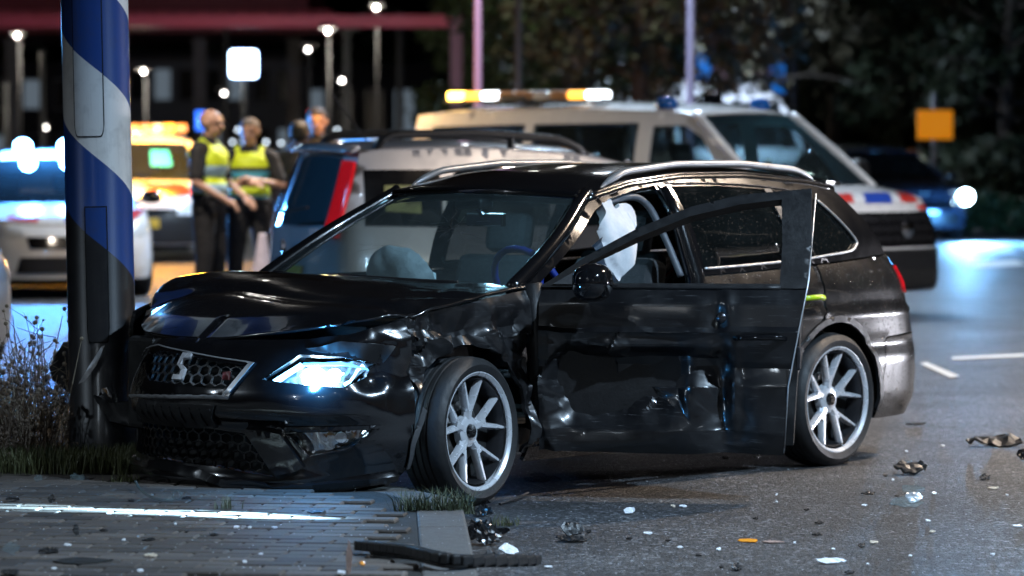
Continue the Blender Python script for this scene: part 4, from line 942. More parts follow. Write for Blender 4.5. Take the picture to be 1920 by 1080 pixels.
for b0, b1 in ((.0, .115), (.975, 1.)):
    patch('tail_light', lambda a, b_: gf(a*.93, b0 + (b1-b0)*b_) + np.array([-.028, 0, 0]), 14, 8, M['tail_red_lit' if b0 < .5 else 'tail_red'], r, flip=True, thick=-.02 if b0 < .5 else 0)
patch('spoiler', lambda a, b_: v.glass_fn(((-1.66, 1.0), (-1.47, 1.475)), v.bow[2:], -1)(.95 + .08*a, b_) + np.stack([-.05*(1-a) - .01, 0*a, 0*a + .01], -1), 4, 12, M['silver_paint'], r, flip=True, thick=.02)
panel('number_plate', rect(v.um - .26, v.um - .001, .62, .73), v.low, M['yellow_plate'], r, .1, proud=.02); panel('number_plate', rect(-v.um + .001, -v.um + .26, .62, .73), v.low, M['yellow_plate'], r, .1, proud=.02)
panel('plate_recess', rect(v.um - .34, v.um - .001, .58, .78), v.low, M['mid_plastic'], r, .1, proud=.008); panel('rear_bumper', rect(v.um - 1.0, v.um - .001, .22, .50), v.low, M['grey_plastic'], r, .06, proud=.03); panel('rear_bumper', rect(-v.um + .001, -v.um + 1.0, .22, .50), v.low, M['grey_plastic'], r, .06, proud=.03)
MB().lathe([(0, .012), (.045, .01), (.055, 0)], 20, 'x', c=(-1.80, 0, .85)).obj('badge', M['chrome'], r, smooth=True)
MB().tube([(-1.86, -.03, 1.08), (-1.84, -.3, 1.10), (-1.80, -.5, 1.12)], .01, 6).obj('rear_wiper', M['black_plastic'], r)
for s_ in (1, -1):
    xs = np.linspace(.12, -1.36, 26); t = np.linspace(0, 1, 26); z = v.roof(xs); y = v.side(xs, z)[:, 1] - .05; lift = .085*np.clip(np.minimum(t*7, (1-t)*14), 0, 1)**.7
    MB().tube(np.stack([xs, s_*y, z + .015 + lift], 1), .028, 8).obj('roof_rail', M['black_plastic'], r, smooth=True)
    MB().tube([(xs[9], s_*y[9], z[9]), (xs[9], s_*y[9], z[9] + .1)], .025, 6).obj('rail_foot', M['black_plastic'], r)
    blob('wing_mirror', (.62, s_*.88, 1.02), (.06, .10, .08), 'black_plastic', r, 2.6); MB().tube([(.62, s_*.74, .98), (.62, s_*.84, 1.0)], .02, 6).obj('mirror_arm', M['black_plastic'], r)
    for x in (1.1, -1.15): make_wheel(r, x, s_*.67, .30, .30, .2, .18, s_, detail=False)
MB().tube([(-1.2, 0, 1.53), (-1.45, .0, 1.85)], .006, 5).obj('aerial', M['black_plastic'], r)
v.seats((.1, -.7), .38, .58); panel('headlight', rect(.5, .85, .62, .8), v.low, M['lamp_lens'], r, .05, proud=.008)

# white police van
vh = np.array([math.cos(R(-38)), math.sin(R(-38))]); vl = np.array([-vh[1], vh[0]])
vc = np.array([2.84, 33.]); vt = vc - 2.5*vh + .93*vl
def van(name, loc, hd, label, cat, scale=1., police=True):
    r = vroot(name, loc, hd, label, cat, None, scale)
    v = Veh(r, plan=[(2.57, 0), (2.55, .35), (2.46, .65), (2.26, .84), (1.9, .93), (1.2, .955), (-1.5, .955), (-2.3, .94), (-2.50, .86), (-2.56, .5), (-2.57, 0)],
      ps=[(.1, .06), (.25, .01), (.4, 0), (.8, .0), (.84, .015), (1.1, .04)], pf=[(.15, .05), (.3, 0), (.6, .0), (.8, .04), (.95, .12), (1.06, .28)], pr=[(.2, .02), (.5, 0), (1.1, .02)],
      top=[(2.6, .98), (2.3, 1.02), (1.9, 1.08), (1.55, 1.14), (1.2, 1.12), (.9, 1.10), (-2.6, 1.10)], belt=[(2, 1.14), (1.55, 1.14), (1.2, 1.12), (.9, 1.10), (-2.6, 1.10)],
      A=(1.62, .86), D=(-2.42, -2.36), roof=[(1.1, 1.72), (.86, 1.765), (.5, 1.80), (-.5, 1.83), (-2.0, 1.80), (-2.4, 1.77)], tum=.20, bul=.025, crown=.07, bow=(.30, .16, .04, .03))
    wins = [[(1.28, 1.17), (.40, 1.15), (.40, 1.68), (.74, 1.69), (.95, 1.58)], [(.24, 1.16), (-.95, 1.16), (-.95, 1.70), (.24, 1.71)], [(-1.05, 1.16), (-2.2, 1.16), (-2.15, 1.68), (-1.05, 1.70)]]
    v.common(M['white_paint'], .22, (1.65, -1.55), .34, .39, 2.22, wins, M['van_glass'], hcrown=.04)
    patch('rear_door', lambda a, b_: v.glass_fn(((-2.43, 1.05), (-2.36, 1.77)), v.bow[2:], -1)(a, b_), 8, 10, M['white_paint'], r, flip=True)
    for k in range(3): panel('grille_bar', rect(-.62, .62, .66 + .085*k, .715 + .085*k), v.low, M['satin_dark'], r, .06, proud=.022)
    panel('grille', [(-.62, .62), (.62, .62), (.72, .92), (-.72, .92)], v.low, M['gloss_plastic'], r, .06, proud=.01); panel('front_bumper', rect(-1.15, 1.15, .24, .60), v.low, M['black_plastic'], r, .06, proud=.02)
    panel('air_intake', rect(-.5, .5, .28, .42), v.low, M['void_black'], r, .06, proud=.03); lamp_panel(v, rect(.75, 1.0, .28, .42), 'gloss_plastic', 'fog_lamp', .028)
    lamp_panel(v, [(.78, .70), (1.12, .74), (1.22, .95), (1.0, .92), (.80, .84)], 'lamp_lens', 'headlight', .012); lamp_panel(v, rect(v.um - .78, v.um - .66, .8, 1.08), 'tail_red', 'tail_light', .01)
    MB().lathe([(0, .012), (.075, .01), (.085, 0)], 20, 'x', c=(2.58, 0, .78)).obj('badge', M['chrome'], r, smooth=True)
    for x in (1.65, -1.55):
        for s_ in (1, -1): make_wheel(r, x, s_*.82, .335, .335, .23, .22, s_, detail=False)
    for s_ in (1, -1):
        blob('wing_mirror', (1.35, s_*1.12, 1.22), (.07, .12, .16), 'black_plastic', r, 3.); MB().tube([(1.35, s_*.90, 1.14), (1.35, s_*1.02, 1.16)], .03, 6).obj('mirror_arm', M['black_plastic'], r)
    v.seats((.75, -.6), .62, .62); MB().box((1.45, 0, 1.02), (.5, 1.6, .2)).obj('dashboard', M['black_plastic'], r, bevel=.05); MB().tube([(1.62, -.6, 1.18), (1.55, .2, 1.24)], .012, 6).obj('wiper', M['black_plastic'], r)
    return r, v
r, v = van('police_van', vt, vh, 'white police van with red and blue bonnet stripes and amber light bar', 'van')
for (b0, b1, m) in ((.02, .22, 'red_stripe'), (.30, .52, 'blue_stripe'), (.60, .82, 'red_stripe')): hood_stripe(v, 2.22, 1.62, .0, .38, b0, b1, .10, m, hc=.04)
panel('stripe', [(-1.30, .80), (-.9, .80), (-.85, .985), (-1.35, .985)], v.low, M['blue_stripe'], r, .05, proud=.005); panel('stripe', [(.5, .935), (1.0, .935), (1.1, .985), (.5, .975)], v.low, M['red_stripe'], r, .05, proud=.005)
for k, (u0, m) in enumerate(((2.2, 'blue_stripe'), (2.5, 'red_stripe'), (2.8, 'blue_stripe'), (3.1, 'red_stripe'))): panel('stripe', [(-u0, .45), (-u0 + .2, .45), (-u0 + .5, .95), (-u0 + .3, .95)], v.low, M[m], r, .08, proud=.005)
lb = MB().box((-1.3, 0, 1.94), (.30, 1.36, .06)).obj('light_bar', M['grey_plastic'], r, bevel=.02)
for k, m in enumerate(('amber_core', 'amber_lit', 'white_lit', 'amber_dull', 'amber_dull', 'white_dull', 'amber_dull', 'amber_lit', 'white_lit')):
    if m == 'amber_dull' and 'amber_dull' not in M: plain('amber_dull', (.42, .24, .12), .3); plain('white_dull', (.6, .62, .66), .25)
    MB().box((-1.3, -.64 + 1.28*(8-k)/8 - .0, 1.985) if False else (-2.0 + 1.62*k/8, -.58, 1.965), (.19, .16, .085)).obj('lens', M[m], lb, bevel=.02)
MB().box((-1.2, -.58, 1.92), (1.85, .14, .03)).obj('bar_rail', M['grey_plastic'], lb); light('amber_flash', 'POINT', (-3.0, -1.1, 2.3), 80, (1., .60, .25), r, .1)
plain('blue_lens', (.015, .10, .35), .1, coat=1.)
for x, y in ((.42, -.62), (.55, .66)): MB().lathe([(.10, 0), (.10, .05), (.075, .09), (0, .105)], 16, c=(x, y, 1.84)).obj('blue_beacon', M['blue_lens'], r, smooth=True)
MB().lathe([(.15, -.02), (.13, .02), (.09, .03), (.085, .11), (.06, .15), (0, .165)], 16, c=(.45, .05, 1.88)).obj('camera_dome', M['chrome'], r, smooth=True)
MB().box((.95, .22, 1.33), (.01, .06, .10)).obj('amber_sticker', M['amber_dull'], r); light('cabin_glow', 'POINT', (.8, .35, 1.55), .5, (.15, .70, 1.), r, .08)  # cyan light added inside the cab to tint the windscreen

# tall white ambulance far behind the van
ra, va = van('ambulance', ((1342 - 960)/FPX*70, 70.), np.array([.16, -.99]), 'tall white ambulance far behind the police van roof', 'ambulance', 1.25)
light_bar(ra, .35, 1.86, 1.2, ('white_lit', 'white_dull', 'white_dull'), n=5); light('roof_fill', 'POINT', (2.5, -.2, 2.2), 420, (.62, .76, 1.), ra, .1)  # point light added before the roof only to brighten it
panel('high_roof', [(-2.3, -.80), (.80, -.80), (.80, .80), (-2.3, .80)], lambda a, c: np.stack([a, c, 1.80 + .34*np.clip(1 - (c/.82)**6, 0, 1)**.6*np.clip((.80-a)*2.2, 0, 1)**.7], -1), M['white_paint'], ra, .1, thick=.05)

# cars with lights at the left, right and behind
def headlights(r, v, energy, col, mat='lamp_core', pts=((.72, .67),), s_=(1, -1), spot=None):
    for s in s_:
        for (uu, zz) in pts:
            c = v.low(np.array([s*uu]), np.array([zz]))[0]
            MB().lathe([(0, .03), (.05, .025), (.075, 0)], 16, 'x', c=tuple(c)).obj('headlight_bulb', M[mat], r, smooth=True)
            lo = light('headlight_beam', 'SPOT', (c[0] + .10, c[1], c[2]), energy, col, r, .06, spot_size=R(80), spot_blend=.8); lo.rotation_euler = (R(84), 0, R(-90))
h0 = np.array([.08, -1.]); h0 /= np.linalg.norm(h0)
r, v = hatch('police_car', ((262 - 960)/FPX*51, 51.), h0, 'white police car with red and blue bonnet lit amber behind the officers', 'car', scale=1.1, head='lamp_lens', plate=False)
for (b0, b1, m) in ((.05, .26, 'red_stripe'), (.34, .52, 'blue_stripe'), (.62, .92, 'red_stripe')): hood_stripe(v, 1.75, .95, .02, .62, b0, b1, -.12, m)
panel('front_bumper', rect(-1.0, 1.0, .22, .55), v.low, M['black_plastic'], r, .06, proud=.012); panel('number_plate', rect(-.26, .26, .40, .51), v.low, M['yellow_plate'], r, .1, proud=.03)
lb = light_bar(r, -.3, 1.47, 1.15, ('amber_dull', 'white_dull', 'amber_lit', 'amber_dull'), n=8); light('bar_glow', 'POINT', (1.2, .2, 2.0), 600, (1, .42, .03), r, .3)
patch('screen_reflection', lambda a, b_: v.glass_fn(((.95, .93), (.25, 1.37)), v.bow[:2], 1)(.35 + .4*a, .60 + .16*b_) + np.array([.02, 0, .02]), 4, 4, M['cyan_reflection'], r)  # cyan reflection painted on the windscreen as a glowing patch
r, v = hatch('patrol_car', ((88 - 960)/FPX*39.5, 39.5), np.array([.25, -.97]), 'white patrol car with dazzling blue white roof flashers left of the mast', 'car', scale=.98, plate=False)
lb = MB().box((-.25, 0, 1.475), (.22, .62, .05)).obj('light_bar', M['gloss_plastic'], r, bevel=.01)
for y in (-.23, .23): MB().lathe([(.09, 0), (.09, .07), (.05, .11), (0, .12)], 16, c=(-.15, y, 1.48)).obj('flasher', M['strobe_blue'], lb, smooth=True); light('flasher_light', 'POINT', (.25, y, 1.60), 560, (.07, .34, 1.), r, .1)
for (b0, b1, m) in ((.1, .3, 'red_stripe'), (.45, .6, 'blue_stripe'), (.72, .9, 'red_stripe')): hood_stripe(v, 1.75, .95, .05, .5, b0, b1, .1, m)
r, v = hatch('response_car', ((-420 - 960)/FPX*26, 26.6), np.array([.55, -.83]), 'white car whose rounded front corner reaches in beside the weeds', 'car', plate=False)
light('flasher_light', 'POINT', (2.2, .2, 2.3), 60, (.12, .45, 1.), r, .15); light_bar(r, -.3, 1.47, 1.1, ('blue_lens',), n=6)
r, v = hatch('dark_car', (5.75, 61.), np.array([.30, -.954]), 'dark blue car with one dazzling headlight near the orange board', 'car', 'dark_blue_paint', 'dark_glass', plate=False)
headlights(r, v, 6000, (.22, .55, 1.), 'strobe_blue', s_=(1,), pts=((.80, .68),)); light('headlight_spill', 'POINT', (3.0, .5, .5), 160, (.10, .40, 1.), r, .2); MB().ball(tuple(v.low(np.array([.80]), np.array([.68]))[0] + np.array([.05, .02, 0])), (.06, .13, .12), 14, 10).obj('headlight_glass', M['lamp_core'], r, smooth=True)
for (u_, z_, m) in ((-.55, .72, 'far_white'), (-.3, .68, 'red_lit'), (.9, .98, 'far_white')):
    c = v.low(np.array([u_]), np.array([min(z_, .74)]))[0]; MB().ball(tuple(c + np.array([.02, 0, 0])), .035).obj('marker_lamp', M[m], r)
# car with its tailgate raised
r, v = hatch('patrol_estate', ((1040 - 960)/FPX*42, 42.2), np.array([.93, .36]), 'white patrol estate with its tailgate raised and yellow lamps glowing beneath', 'car')
tgp = panel('raised_tailgate', [(-.55, 0), (.55, 0), (.50, .78), (-.50, .78)], lambda a, c: np.stack([-1.62 - c*.93, a, 1.40 + c*.36 - .10*(c/.78)**2], -1), M['white_paint'], r, .06, thick=.07)
for y, z in ((-.25, 1.50), (.2, 1.42)): MB().box((-2.15, y, z - .03), (.05, .34, .06)).obj('tailgate_lamp', M['amber_core'], tgp, bevel=.02)
for y, z in ((-.25, 1.28),): MB().box((-1.95, y, z), (.05, .55, .09)).obj('warning_lamp', M['amber_core'], r, bevel=.02)

# support car out on the right whose beams rake the road behind the wreck
r, v = hatch('support_car', (11.5, 23.3), np.array([-1., -.03]), 'white support car on the right shining its headlights across the road', 'car')
headlights(r, v, 950, (.90, .90, 1.), 'lamp_core')
# ------------------------------------------------------------------ people: one continuous body each, clothes as children
plain('skin_light', (.48, .27, .19), .5, scale=20, var=.1); plain('skin_tan', (.36, .19, .12), .5, scale=20, var=.1); plain('skin_dark', (.09, .05, .035), .5, scale=20, var=.1)
plain('hair_brown', (.03, .02, .014), .7, scale=80, bump=.5); plain('hair_black', (.008, .007, .007), .7, scale=80, bump=.5); plain('hair_grey', (.16, .12, .09), .8, scale=80, bump=.5)
plain('uniform_black', (.012, .012, .015), .85, scale=60, bump=.3); plain('boot_leather', (.01, .01, .01), .4); plain('gear_black', (.015, .015, .016), .6)
def vest_mat(name, zs):
    b = NB(name); c = b.n('TexCoord'); s = b.n('SeparateXYZ'); b.l(c.outputs['Object'], s.inputs[0]); z = s.outputs[2]
    col = b.mix(b.ramp(b.noise(7, 3), (.35, 0.), (.65, 1.)), (.66, .80, .02), (.50, .64, .015))
    for z0, z1, cc in zs:
        m = b.math('MULTIPLY', b.math('GREATER_THAN', z, z0), b.math('LESS_THAN', z, z1)); col = b.mix(m, col, cc)
    b.set(Base_Color=col, Roughness=.6); b.bump(b.noise(22, 3), .3, .02); return b.m
vest_mat('vest_side', ((1.06, 1.14, (.42, .66, .80)), (1.20, 1.30, (.42, .66, .80)))); vest_mat('vest_front', ((1.00, 1.07, (.10, .52, .72)), (1.24, 1.30, (.10, .52, .72)), (1.30, 1.34, (.03, .03, .03))))
def capsule(mb, a, c, ra, rc, n=12, m=6):
    a, c = np.array(a, float), np.array(c, float); d = c - a; L = np.linalg.norm(d); d = d / (L + 1e-9)
    pts = [a - d*ra*math.cos(t) for t in np.linspace(0, math.pi/2, 4)] + [c + d*rc*math.sin(t) for t in np.linspace(0, math.pi/2, 4)]
    rr = [max(.001, ra*math.sin(t)) for t in np.linspace(0, math.pi/2, 4)] + [max(.001, rc*math.cos(t)) for t in np.linspace(0, math.pi/2, 4)]
    mb.tube(np.array(pts), rr, n)
def remesh(mb, name, vox, mat, parent, smooth=6):
    me = bpy.data.meshes.new(name); me.from_pydata(mb.V, [], mb.F); o = bpy.data.objects.new(name, me); COL.objects.link(o)
    m = o.modifiers.new('r', 'REMESH'); m.mode = 'VOXEL'; m.voxel_size = vox; m.use_smooth_shade = True
    s = o.modifiers.new('s', 'SMOOTH'); s.factor = .5; s.iterations = smooth
    dg = bpy.context.evaluated_depsgraph_get(); me2 = bpy.data.meshes.new_from_object(o.evaluated_get(dg)); bpy.data.objects.remove(o); bpy.data.meshes.remove(me)
    me2.name = name; me2.materials.clear(); me2.materials.append(mat); me2.shade_smooth(); p = bpy.data.objects.new(name, me2); COL.objects.link(p); p.parent = parent; return p
def person(loc, face, label, hgt, skin, hair, J, vest=None, full=True, bald=False, group=None, head_turn=0., head_tilt=0., hold=None):
    """local frame: +x forward, +y left; J: elbow/wrist points of both arms"""
    r = empty('person', (loc[0], loc[1], 0), math.atan2(face[1], face[0])); r.scale = (hgt/1.80*1.12, hgt/1.80*1.12, hgt/1.80); tag(r, label, 'person', group)
    b = MB(); v = .011
    hips, chest, neck = (0, 0, .96), (0, 0, 1.32), (.0, 0, 1.50)
    for s in (1, -1):
        hip, knee, ank = (0, s*.09, .94), (.02, s*.12, .51), (-.01, s*.13, .09)
        capsule(b, hip, knee, .085, .058); capsule(b, knee, ank, .056, .038); capsule(b, (ank[0] - .03, ank[1], .04), (ank[0] + .16, ank[1] + s*.02, .035), .040, .034)
        sh = (-.01, s*.185, 1.44); el, wr = J[s]
        capsule(b, sh, el, .050, .040); capsule(b, el, wr, .038, .026)
        w = np.array(wr); d = w - np.array(el); d /= np.linalg.norm(d); sd = np.cross(d, (0, 0, 1.)); sd = sd/(np.linalg.norm(sd) + 1e-6); up_ = np.cross(sd, d)
        capsule(b, w, w + d*.07, .026, .034)                                          # palm
        for k, (o_, L) in enumerate(((-.027, .070), (-.009, .080), (.009, .076), (.027, .060))):
            a_ = w + d*.085 + sd*o_; m_ = a_ + d*L*.5 - up_*.008; e_ = m_ + d*L*.35 - up_*.028; capsule(b, a_, m_, .0115, .011, 8); capsule(b, m_, e_, .011, .010, 8)
        a_ = w + d*.03 + sd*.03*s; capsule(b, a_, a_ + d*.035 + sd*.025*s, .013, .012, 8); capsule(b, a_ + d*.035 + sd*.025*s, a_ + d*.07 + sd*.026*s - up_*.01, .012, .010, 8)
    b.ball((0, 0, .98), (.115, .155, .12), 16, 10); b.ball((0, 0, 1.16), (.105, .140, .20), 16, 10); b.ball((0, 0, 1.33), (.118, .175, .17), 16, 10); capsule(b, (-.01, -.13, 1.445), (-.01, .13, 1.445), .065, .065); capsule(b, (-.01, 0, 1.44), (.005, 0, 1.58), .062, .055)
    ct, st = math.cos(head_turn), math.sin(head_turn); hc = np.array([.02, 0, 1.675])
    def hp(x, y, z): x2 = x*math.cos(head_tilt) + z*math.sin(head_tilt); z2 = -x*math.sin(head_tilt) + z*math.cos(head_tilt); return hc + np.array([x2*ct - y*st, x2*st + y*ct, z2])
    b.ball(hp(-.01, 0, .03), (.098, .078, .095), 18, 12); b.ball(hp(.02, 0, -.045), (.072, .060, .075), 16, 10); capsule(b, hp(.085, 0, .015), hp(.108, 0, -.018), .011, .017, 8); capsule(b, hp(.05, 0, -.098), hp(.065, 0, -.095), .028, .022, 10)
    for s in (1, -1): b.ball(hp(-.005, s*.080, -.005), (.022, .012, .034), 10, 8); b.ball(hp(.078, s*.033, .045), (.016, .028, .010), 8, 6)
    capsule(b, hp(.072, -.022, -.062), hp(.072, .022, -.062), .012, .012, 8)
    body = remesh(b, 'body', v, M[skin], r, 3)
    for s in (1, -1):
        MB().ball(hp(.082, s*.032, .018), (.007, .013, .006), 8, 6).obj('eye', M['gear_black'], r, smooth=True)
    MB().box(hp(.086, 0, -.063), (.006, .045, .005)).obj('mouth', M['hair_brown'], r)
    if not bald:
        h = MB(); h.ball(hp(-.022, 0, .048), (.100, .086, .090), 18, 12); h.ball(hp(-.045, 0, .0), (.072, .082, .075), 14, 10); h.ball(hp(.03, 0, .085), (.055, .062, .035), 12, 8); remesh(h, 'hair', .010, M[hair], r, 3)
    t = MB()                                                                            # trousers and boots
    for s in (1, -1): capsule(t, (0, s*.09, .94), (.02, s*.12, .51), .105, .078); capsule(t, (.02, s*.12, .51), (-.01, s*.13, .16), .076, .062)
    t.ball((0, 0, .98), (.135, .172, .11), 16, 10); remesh(t, 'trousers', .014, M['uniform_black'], r)
    for s in (1, -1):
        q = MB(); capsule(q, (-.045, s*.13, .05), (.16, s*.15, .045), .052, .045); capsule(q, (-.01, s*.13, .06), (-.01, s*.13, .2), .055, .056); remesh(q, 'boot', .012, M['boot_leather'], r)
    t = MB(); t.ball((0, 0, 1.08), (.128, .160, .16), 16, 10); t.ball((0, 0, 1.33), (.135, .192, .185), 16, 10); capsule(t, (-.01, -.14, 1.445), (-.01, .14, 1.445), .078, .078); capsule(t, (-.01, 0, 1.46), (0, 0, 1.54), .072, .066)
    for s in (1, -1):
        sh = np.array((-.01, s*.185, 1.44)); el = np.array(J[s][0]); capsule(t, sh, sh + (el - sh)*.82, .066, .060)
    remesh(t, 'shirt', .013, M['uniform_black'], r)
    bl = MB().lathe([(.150, 1.00), (.155, 1.0), (.155, 1.05), (.150, 1.05)], 20); bl.V = [(x*.9, y*1.16, z) for x, y, z in bl.V]; bl.obj('belt', M['gear_black'], r, smooth=True)
    for y, z, d in ((.175, .93, (.09, .06, .17)), (-.175, .95, (.08, .06, .14)), (-.14, 1.0, (.10, .08, .08))): MB().box((.0, y, z), d).obj('belt_pouch', M['gear_black'], r, bevel=.015)
    if vest:
        t = MB(); t.ball((0, 0, 1.10), (.150, .180, .14), 18, 10); t.ball((0, 0, 1.32), (.156, .190, .19), 18, 10)
        for s in (1, -1): capsule(t, (.09, s*.09, 1.40), (-.01, s*.105, 1.515), .040, .034); capsule(t, (-.11, s*.09, 1.40), (-.01, s*.105, 1.515), .040, .034)
        remesh(t, 'safety_vest', .013, M[vest], r)
    if hold: MB().box(hold, (.02, .075, .15)).obj('phone', M['white_dull'], r, bevel=.006)
    return r
d1 = 35.
person(at(392, 500, d1)[:2], (.93, -.37), 'bald officer in hi-vis vest and short sleeves with lowered forearms', 1.83, 'skin_light', 'hair_grey', {1: ((.03, .26, 1.16), (.22, .20, 1.02)), -1: ((.02, -.27, 1.15), (.24, -.20, 1.00))}, 'vest_side', bald=True, head_tilt=.18)
person(at(468, 500, 35.6)[:2], (.10, -1.), 'officer in hi-vis vest standing with folded arms beside the silver car', 1.75, 'skin_light', 'hair_grey', {1: ((.08, .27, 1.17), (.24, .02, 1.22)), -1: ((.08, -.27, 1.17), (.25, -.02, 1.18))}, 'vest_front', head_turn=-.3, head_tilt=.1)
person(at(562, 500, 36.2)[:2], (.2, 1.), 'dark haired person seen from behind over the silver car roof', 1.73, 'skin_dark', 'hair_black', {1: ((.03, .26, 1.16), (.15, .22, .95)), -1: ((.03, -.26, 1.16), (.15, -.22, .95))})
person(at(596, 500, 37.0)[:2], (-.1, -1.), 'brown haired officer facing us over the silver car roof', 1.86, 'skin_tan', 'hair_brown', {1: ((.03, .26, 1.16), (.20, .18, 1.02)), -1: ((.03, -.26, 1.16), (.20, -.18, 1.0))}, head_turn=.15, head_tilt=.15)
# white cone between the officers
cn = empty('traffic_cone', (*at(492, 500, 33.5)[:2], 0)); tag(cn, 'pale traffic cone on the road beside the silver car tail', 'cone')
plain('cone_white', (.62, .56, .66), .5); MB().lathe([(.15, .03), (.035, .72), (.03, .74), (0, .74)], 20).obj('cone_body', M['cone_white'], cn, smooth=True); MB().box((0, 0, .02), (.4, .4, .04)).obj('cone_base', M['black_plastic'], cn, bevel=.01)
# ------------------------------------------------------------------ street furniture and background
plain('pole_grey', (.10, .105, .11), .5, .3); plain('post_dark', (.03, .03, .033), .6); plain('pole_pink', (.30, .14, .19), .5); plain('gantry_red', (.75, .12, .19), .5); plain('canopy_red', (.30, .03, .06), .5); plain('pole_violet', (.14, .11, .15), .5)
plain('facade_dark', (.06, .063, .07), .85, scale=4); plain('facade_pale', (.45, .46, .49), .85, scale=3); emit('glow_pane', (.55, .70, .85), .10); plain('pane_dark', (.05, .07, .08), .1); plain('bark', (.05, .04, .03), .9, scale=30, bump=.6)
def lamp_post(name, px, py, dist, label, group, pole=.075, mat='pole_grey', lit=True, energy=0, col=(1., .9, .75), arm=(0, -1.), spot=True, hz=None, arm_len=1.2):
    hd = at(px, py, dist); hz_ = hz if hz else hd[2]; base = (hd[0], dist, 0)
    r = empty(name, base); tag(r, label, 'street lamp', group)
    a = np.array([arm[0], arm[1], 0]); a = a/np.linalg.norm(a)*arm_len
    MB().tube([(0, 0, 0), (0, 0, .9), (0, 0, hz_*.98)], [pole*1.25, pole, pole*.65], 10).obj('post', M[mat], r, smooth=True)
    MB().tube([(0, 0, hz_*.97), a*.4 + np.array([0, 0, hz_*1.01]), a + np.array([0, 0, hz_*1.015])], pole*.5, 8).obj('arm', M[mat], r, smooth=True)
    c = a + np.array([0, 0, hz_*1.0]); MB().box(c + np.array([0, 0, .06]), (.30, .55, .10), rz=math.atan2(a[1], a[0]) - math.pi/2).obj('lamp_head', M[mat], r, bevel=.03)
    if lit: MB().ball(c - np.array([0, 0, .02]), (.036, .042, .036) if arm_len < .6 else (.12, .2, .09), 14, 8).obj('lamp_bulb', M['street_led'], r, smooth=True)
    if energy:
        if spot: o = light('lamp_light', 'SPOT', c - np.array([0, 0, .15]), energy, col, r, .12, spot_size=R(150), spot_blend=.9)
        else: o = light('lamp_light', 'POINT', c - np.array([0, 0, .18]), energy, col, r, .12)
    return r
grp = 'street lamps along the far road'; LL = ['taller street lamp of the close pair below the canopy end', 'shorter street lamp of the close pair below the canopy end', 'low street lamp between the close pair and the twin headed post', 'tall street lamp rising above the red portal beam', 'street lamp over the amber lit police car beside the mast', 'small street lamp just below the glowing square sign', 'tall street lamp over the patrol car with roof flashers', 'very low lamp just over the patrol car roof']
for i, (px, py) in enumerate(((617, 57), (580, 92), (643, 150), (707, 14), (273, 133), (423, 174), (37, 66), (90, 238))):
    d = 74. + 3.5 * i
    lamp_post('street_lamp', px, py, d, LL[i], grp, pole=.04, mat='post_dark', energy=120 if i in (0, 3, 4, 6) else 0, arm_len=.5, spot=False)
# tall bare posts
def post(px, d, py0, label, w_px, mat, hz=7.5, cat='post', heads=False):
    p = at(px, 300, d); r = empty('tall_post', (p[0], d, 0)); tag(r, label, cat, None); w = w_px * d / FPX / 2; top = at(px, py0, d)[2] if py0 > -50 else hz
    MB().tube([(0, 0, 0), (0, 0, 1), (0, 0, top)], [w*1.15, w, w*.9], 12).obj('shaft', M[mat], r, smooth=True); MB().lathe([(w*2.2, 0), (w*2.2, .05), (w*1.3, .08)], 12).obj('foot', M[mat], r, smooth=True)
    MB().lathe([(w*1.1, top), (w*1.1, top + .06), (0, top + .1)], 12).obj('cap', M[mat], r, smooth=True)
    if heads:
        for s in (-1, 1): MB().tube([(0, 0, top), (s*.22, -.2, top + .12)], .04, 6).obj('arm', M[mat], r); MB().ball((s*.22, -.22, top + .12), (.12, .2, .09)).obj('lamp_head', M['pole_grey'], r, smooth=True)
    return r
post(750, 96, 30, 'grey post standing behind the thin end of the red portal', 14, 'pole_grey'); post(651, 88, 62, 'grey post topped by two dark lamp heads', 15, 'pole_grey', heads=True); post(80, 92, 100, 'short grey post left of the mast against the dark', 11, 'pole_grey'); post(12, 96, 160, 'low grey post at the edge of the dark buildings', 10, 'pole_grey')
post(613, 110, 95, 'slim grey post under the twin bright lamps', 10, 'pole_grey'); post(425, 100, 62, 'grey post beside the lit white square sign', 9, 'pole_grey'); post(1490, 78, 88, 'grey post right of the blue framed board', 13, 'pole_grey')
# posts whose lamps hang above the picture
def near_lamp(px, d, mat, w_px, label, hz, energy, col, arm, arm_len=2.5):
    lamp_post('street_lamp', px, 264 - (hz - HCAM)*FPX/d, d, label, None, pole=w_px*d/FPX/2, mat=mat, lit=True, energy=energy, col=col, arm=arm, hz=hz, arm_len=arm_len)
LAMPS = [(896, 50, 'pole_pink', 15, 'pink lit lamp post just right of the red portal', 8., 3200, (.66, .82, 1.), (.1, -1.), 3.),
         (1296, 44, 'pole_violet', 17, 'violet lit lamp post rising behind the white van roof', 8., 4200, (.62, .80, 1.), (-.2, -1.), 4.),
         (972, 58, 'pole_grey', 16, 'grey green lamp post in front of the tree crowns', 7.5, 420, (.85, 1., .75), (.4, 1.), 1.5)]
for a in LAMPS: near_lamp(*a)
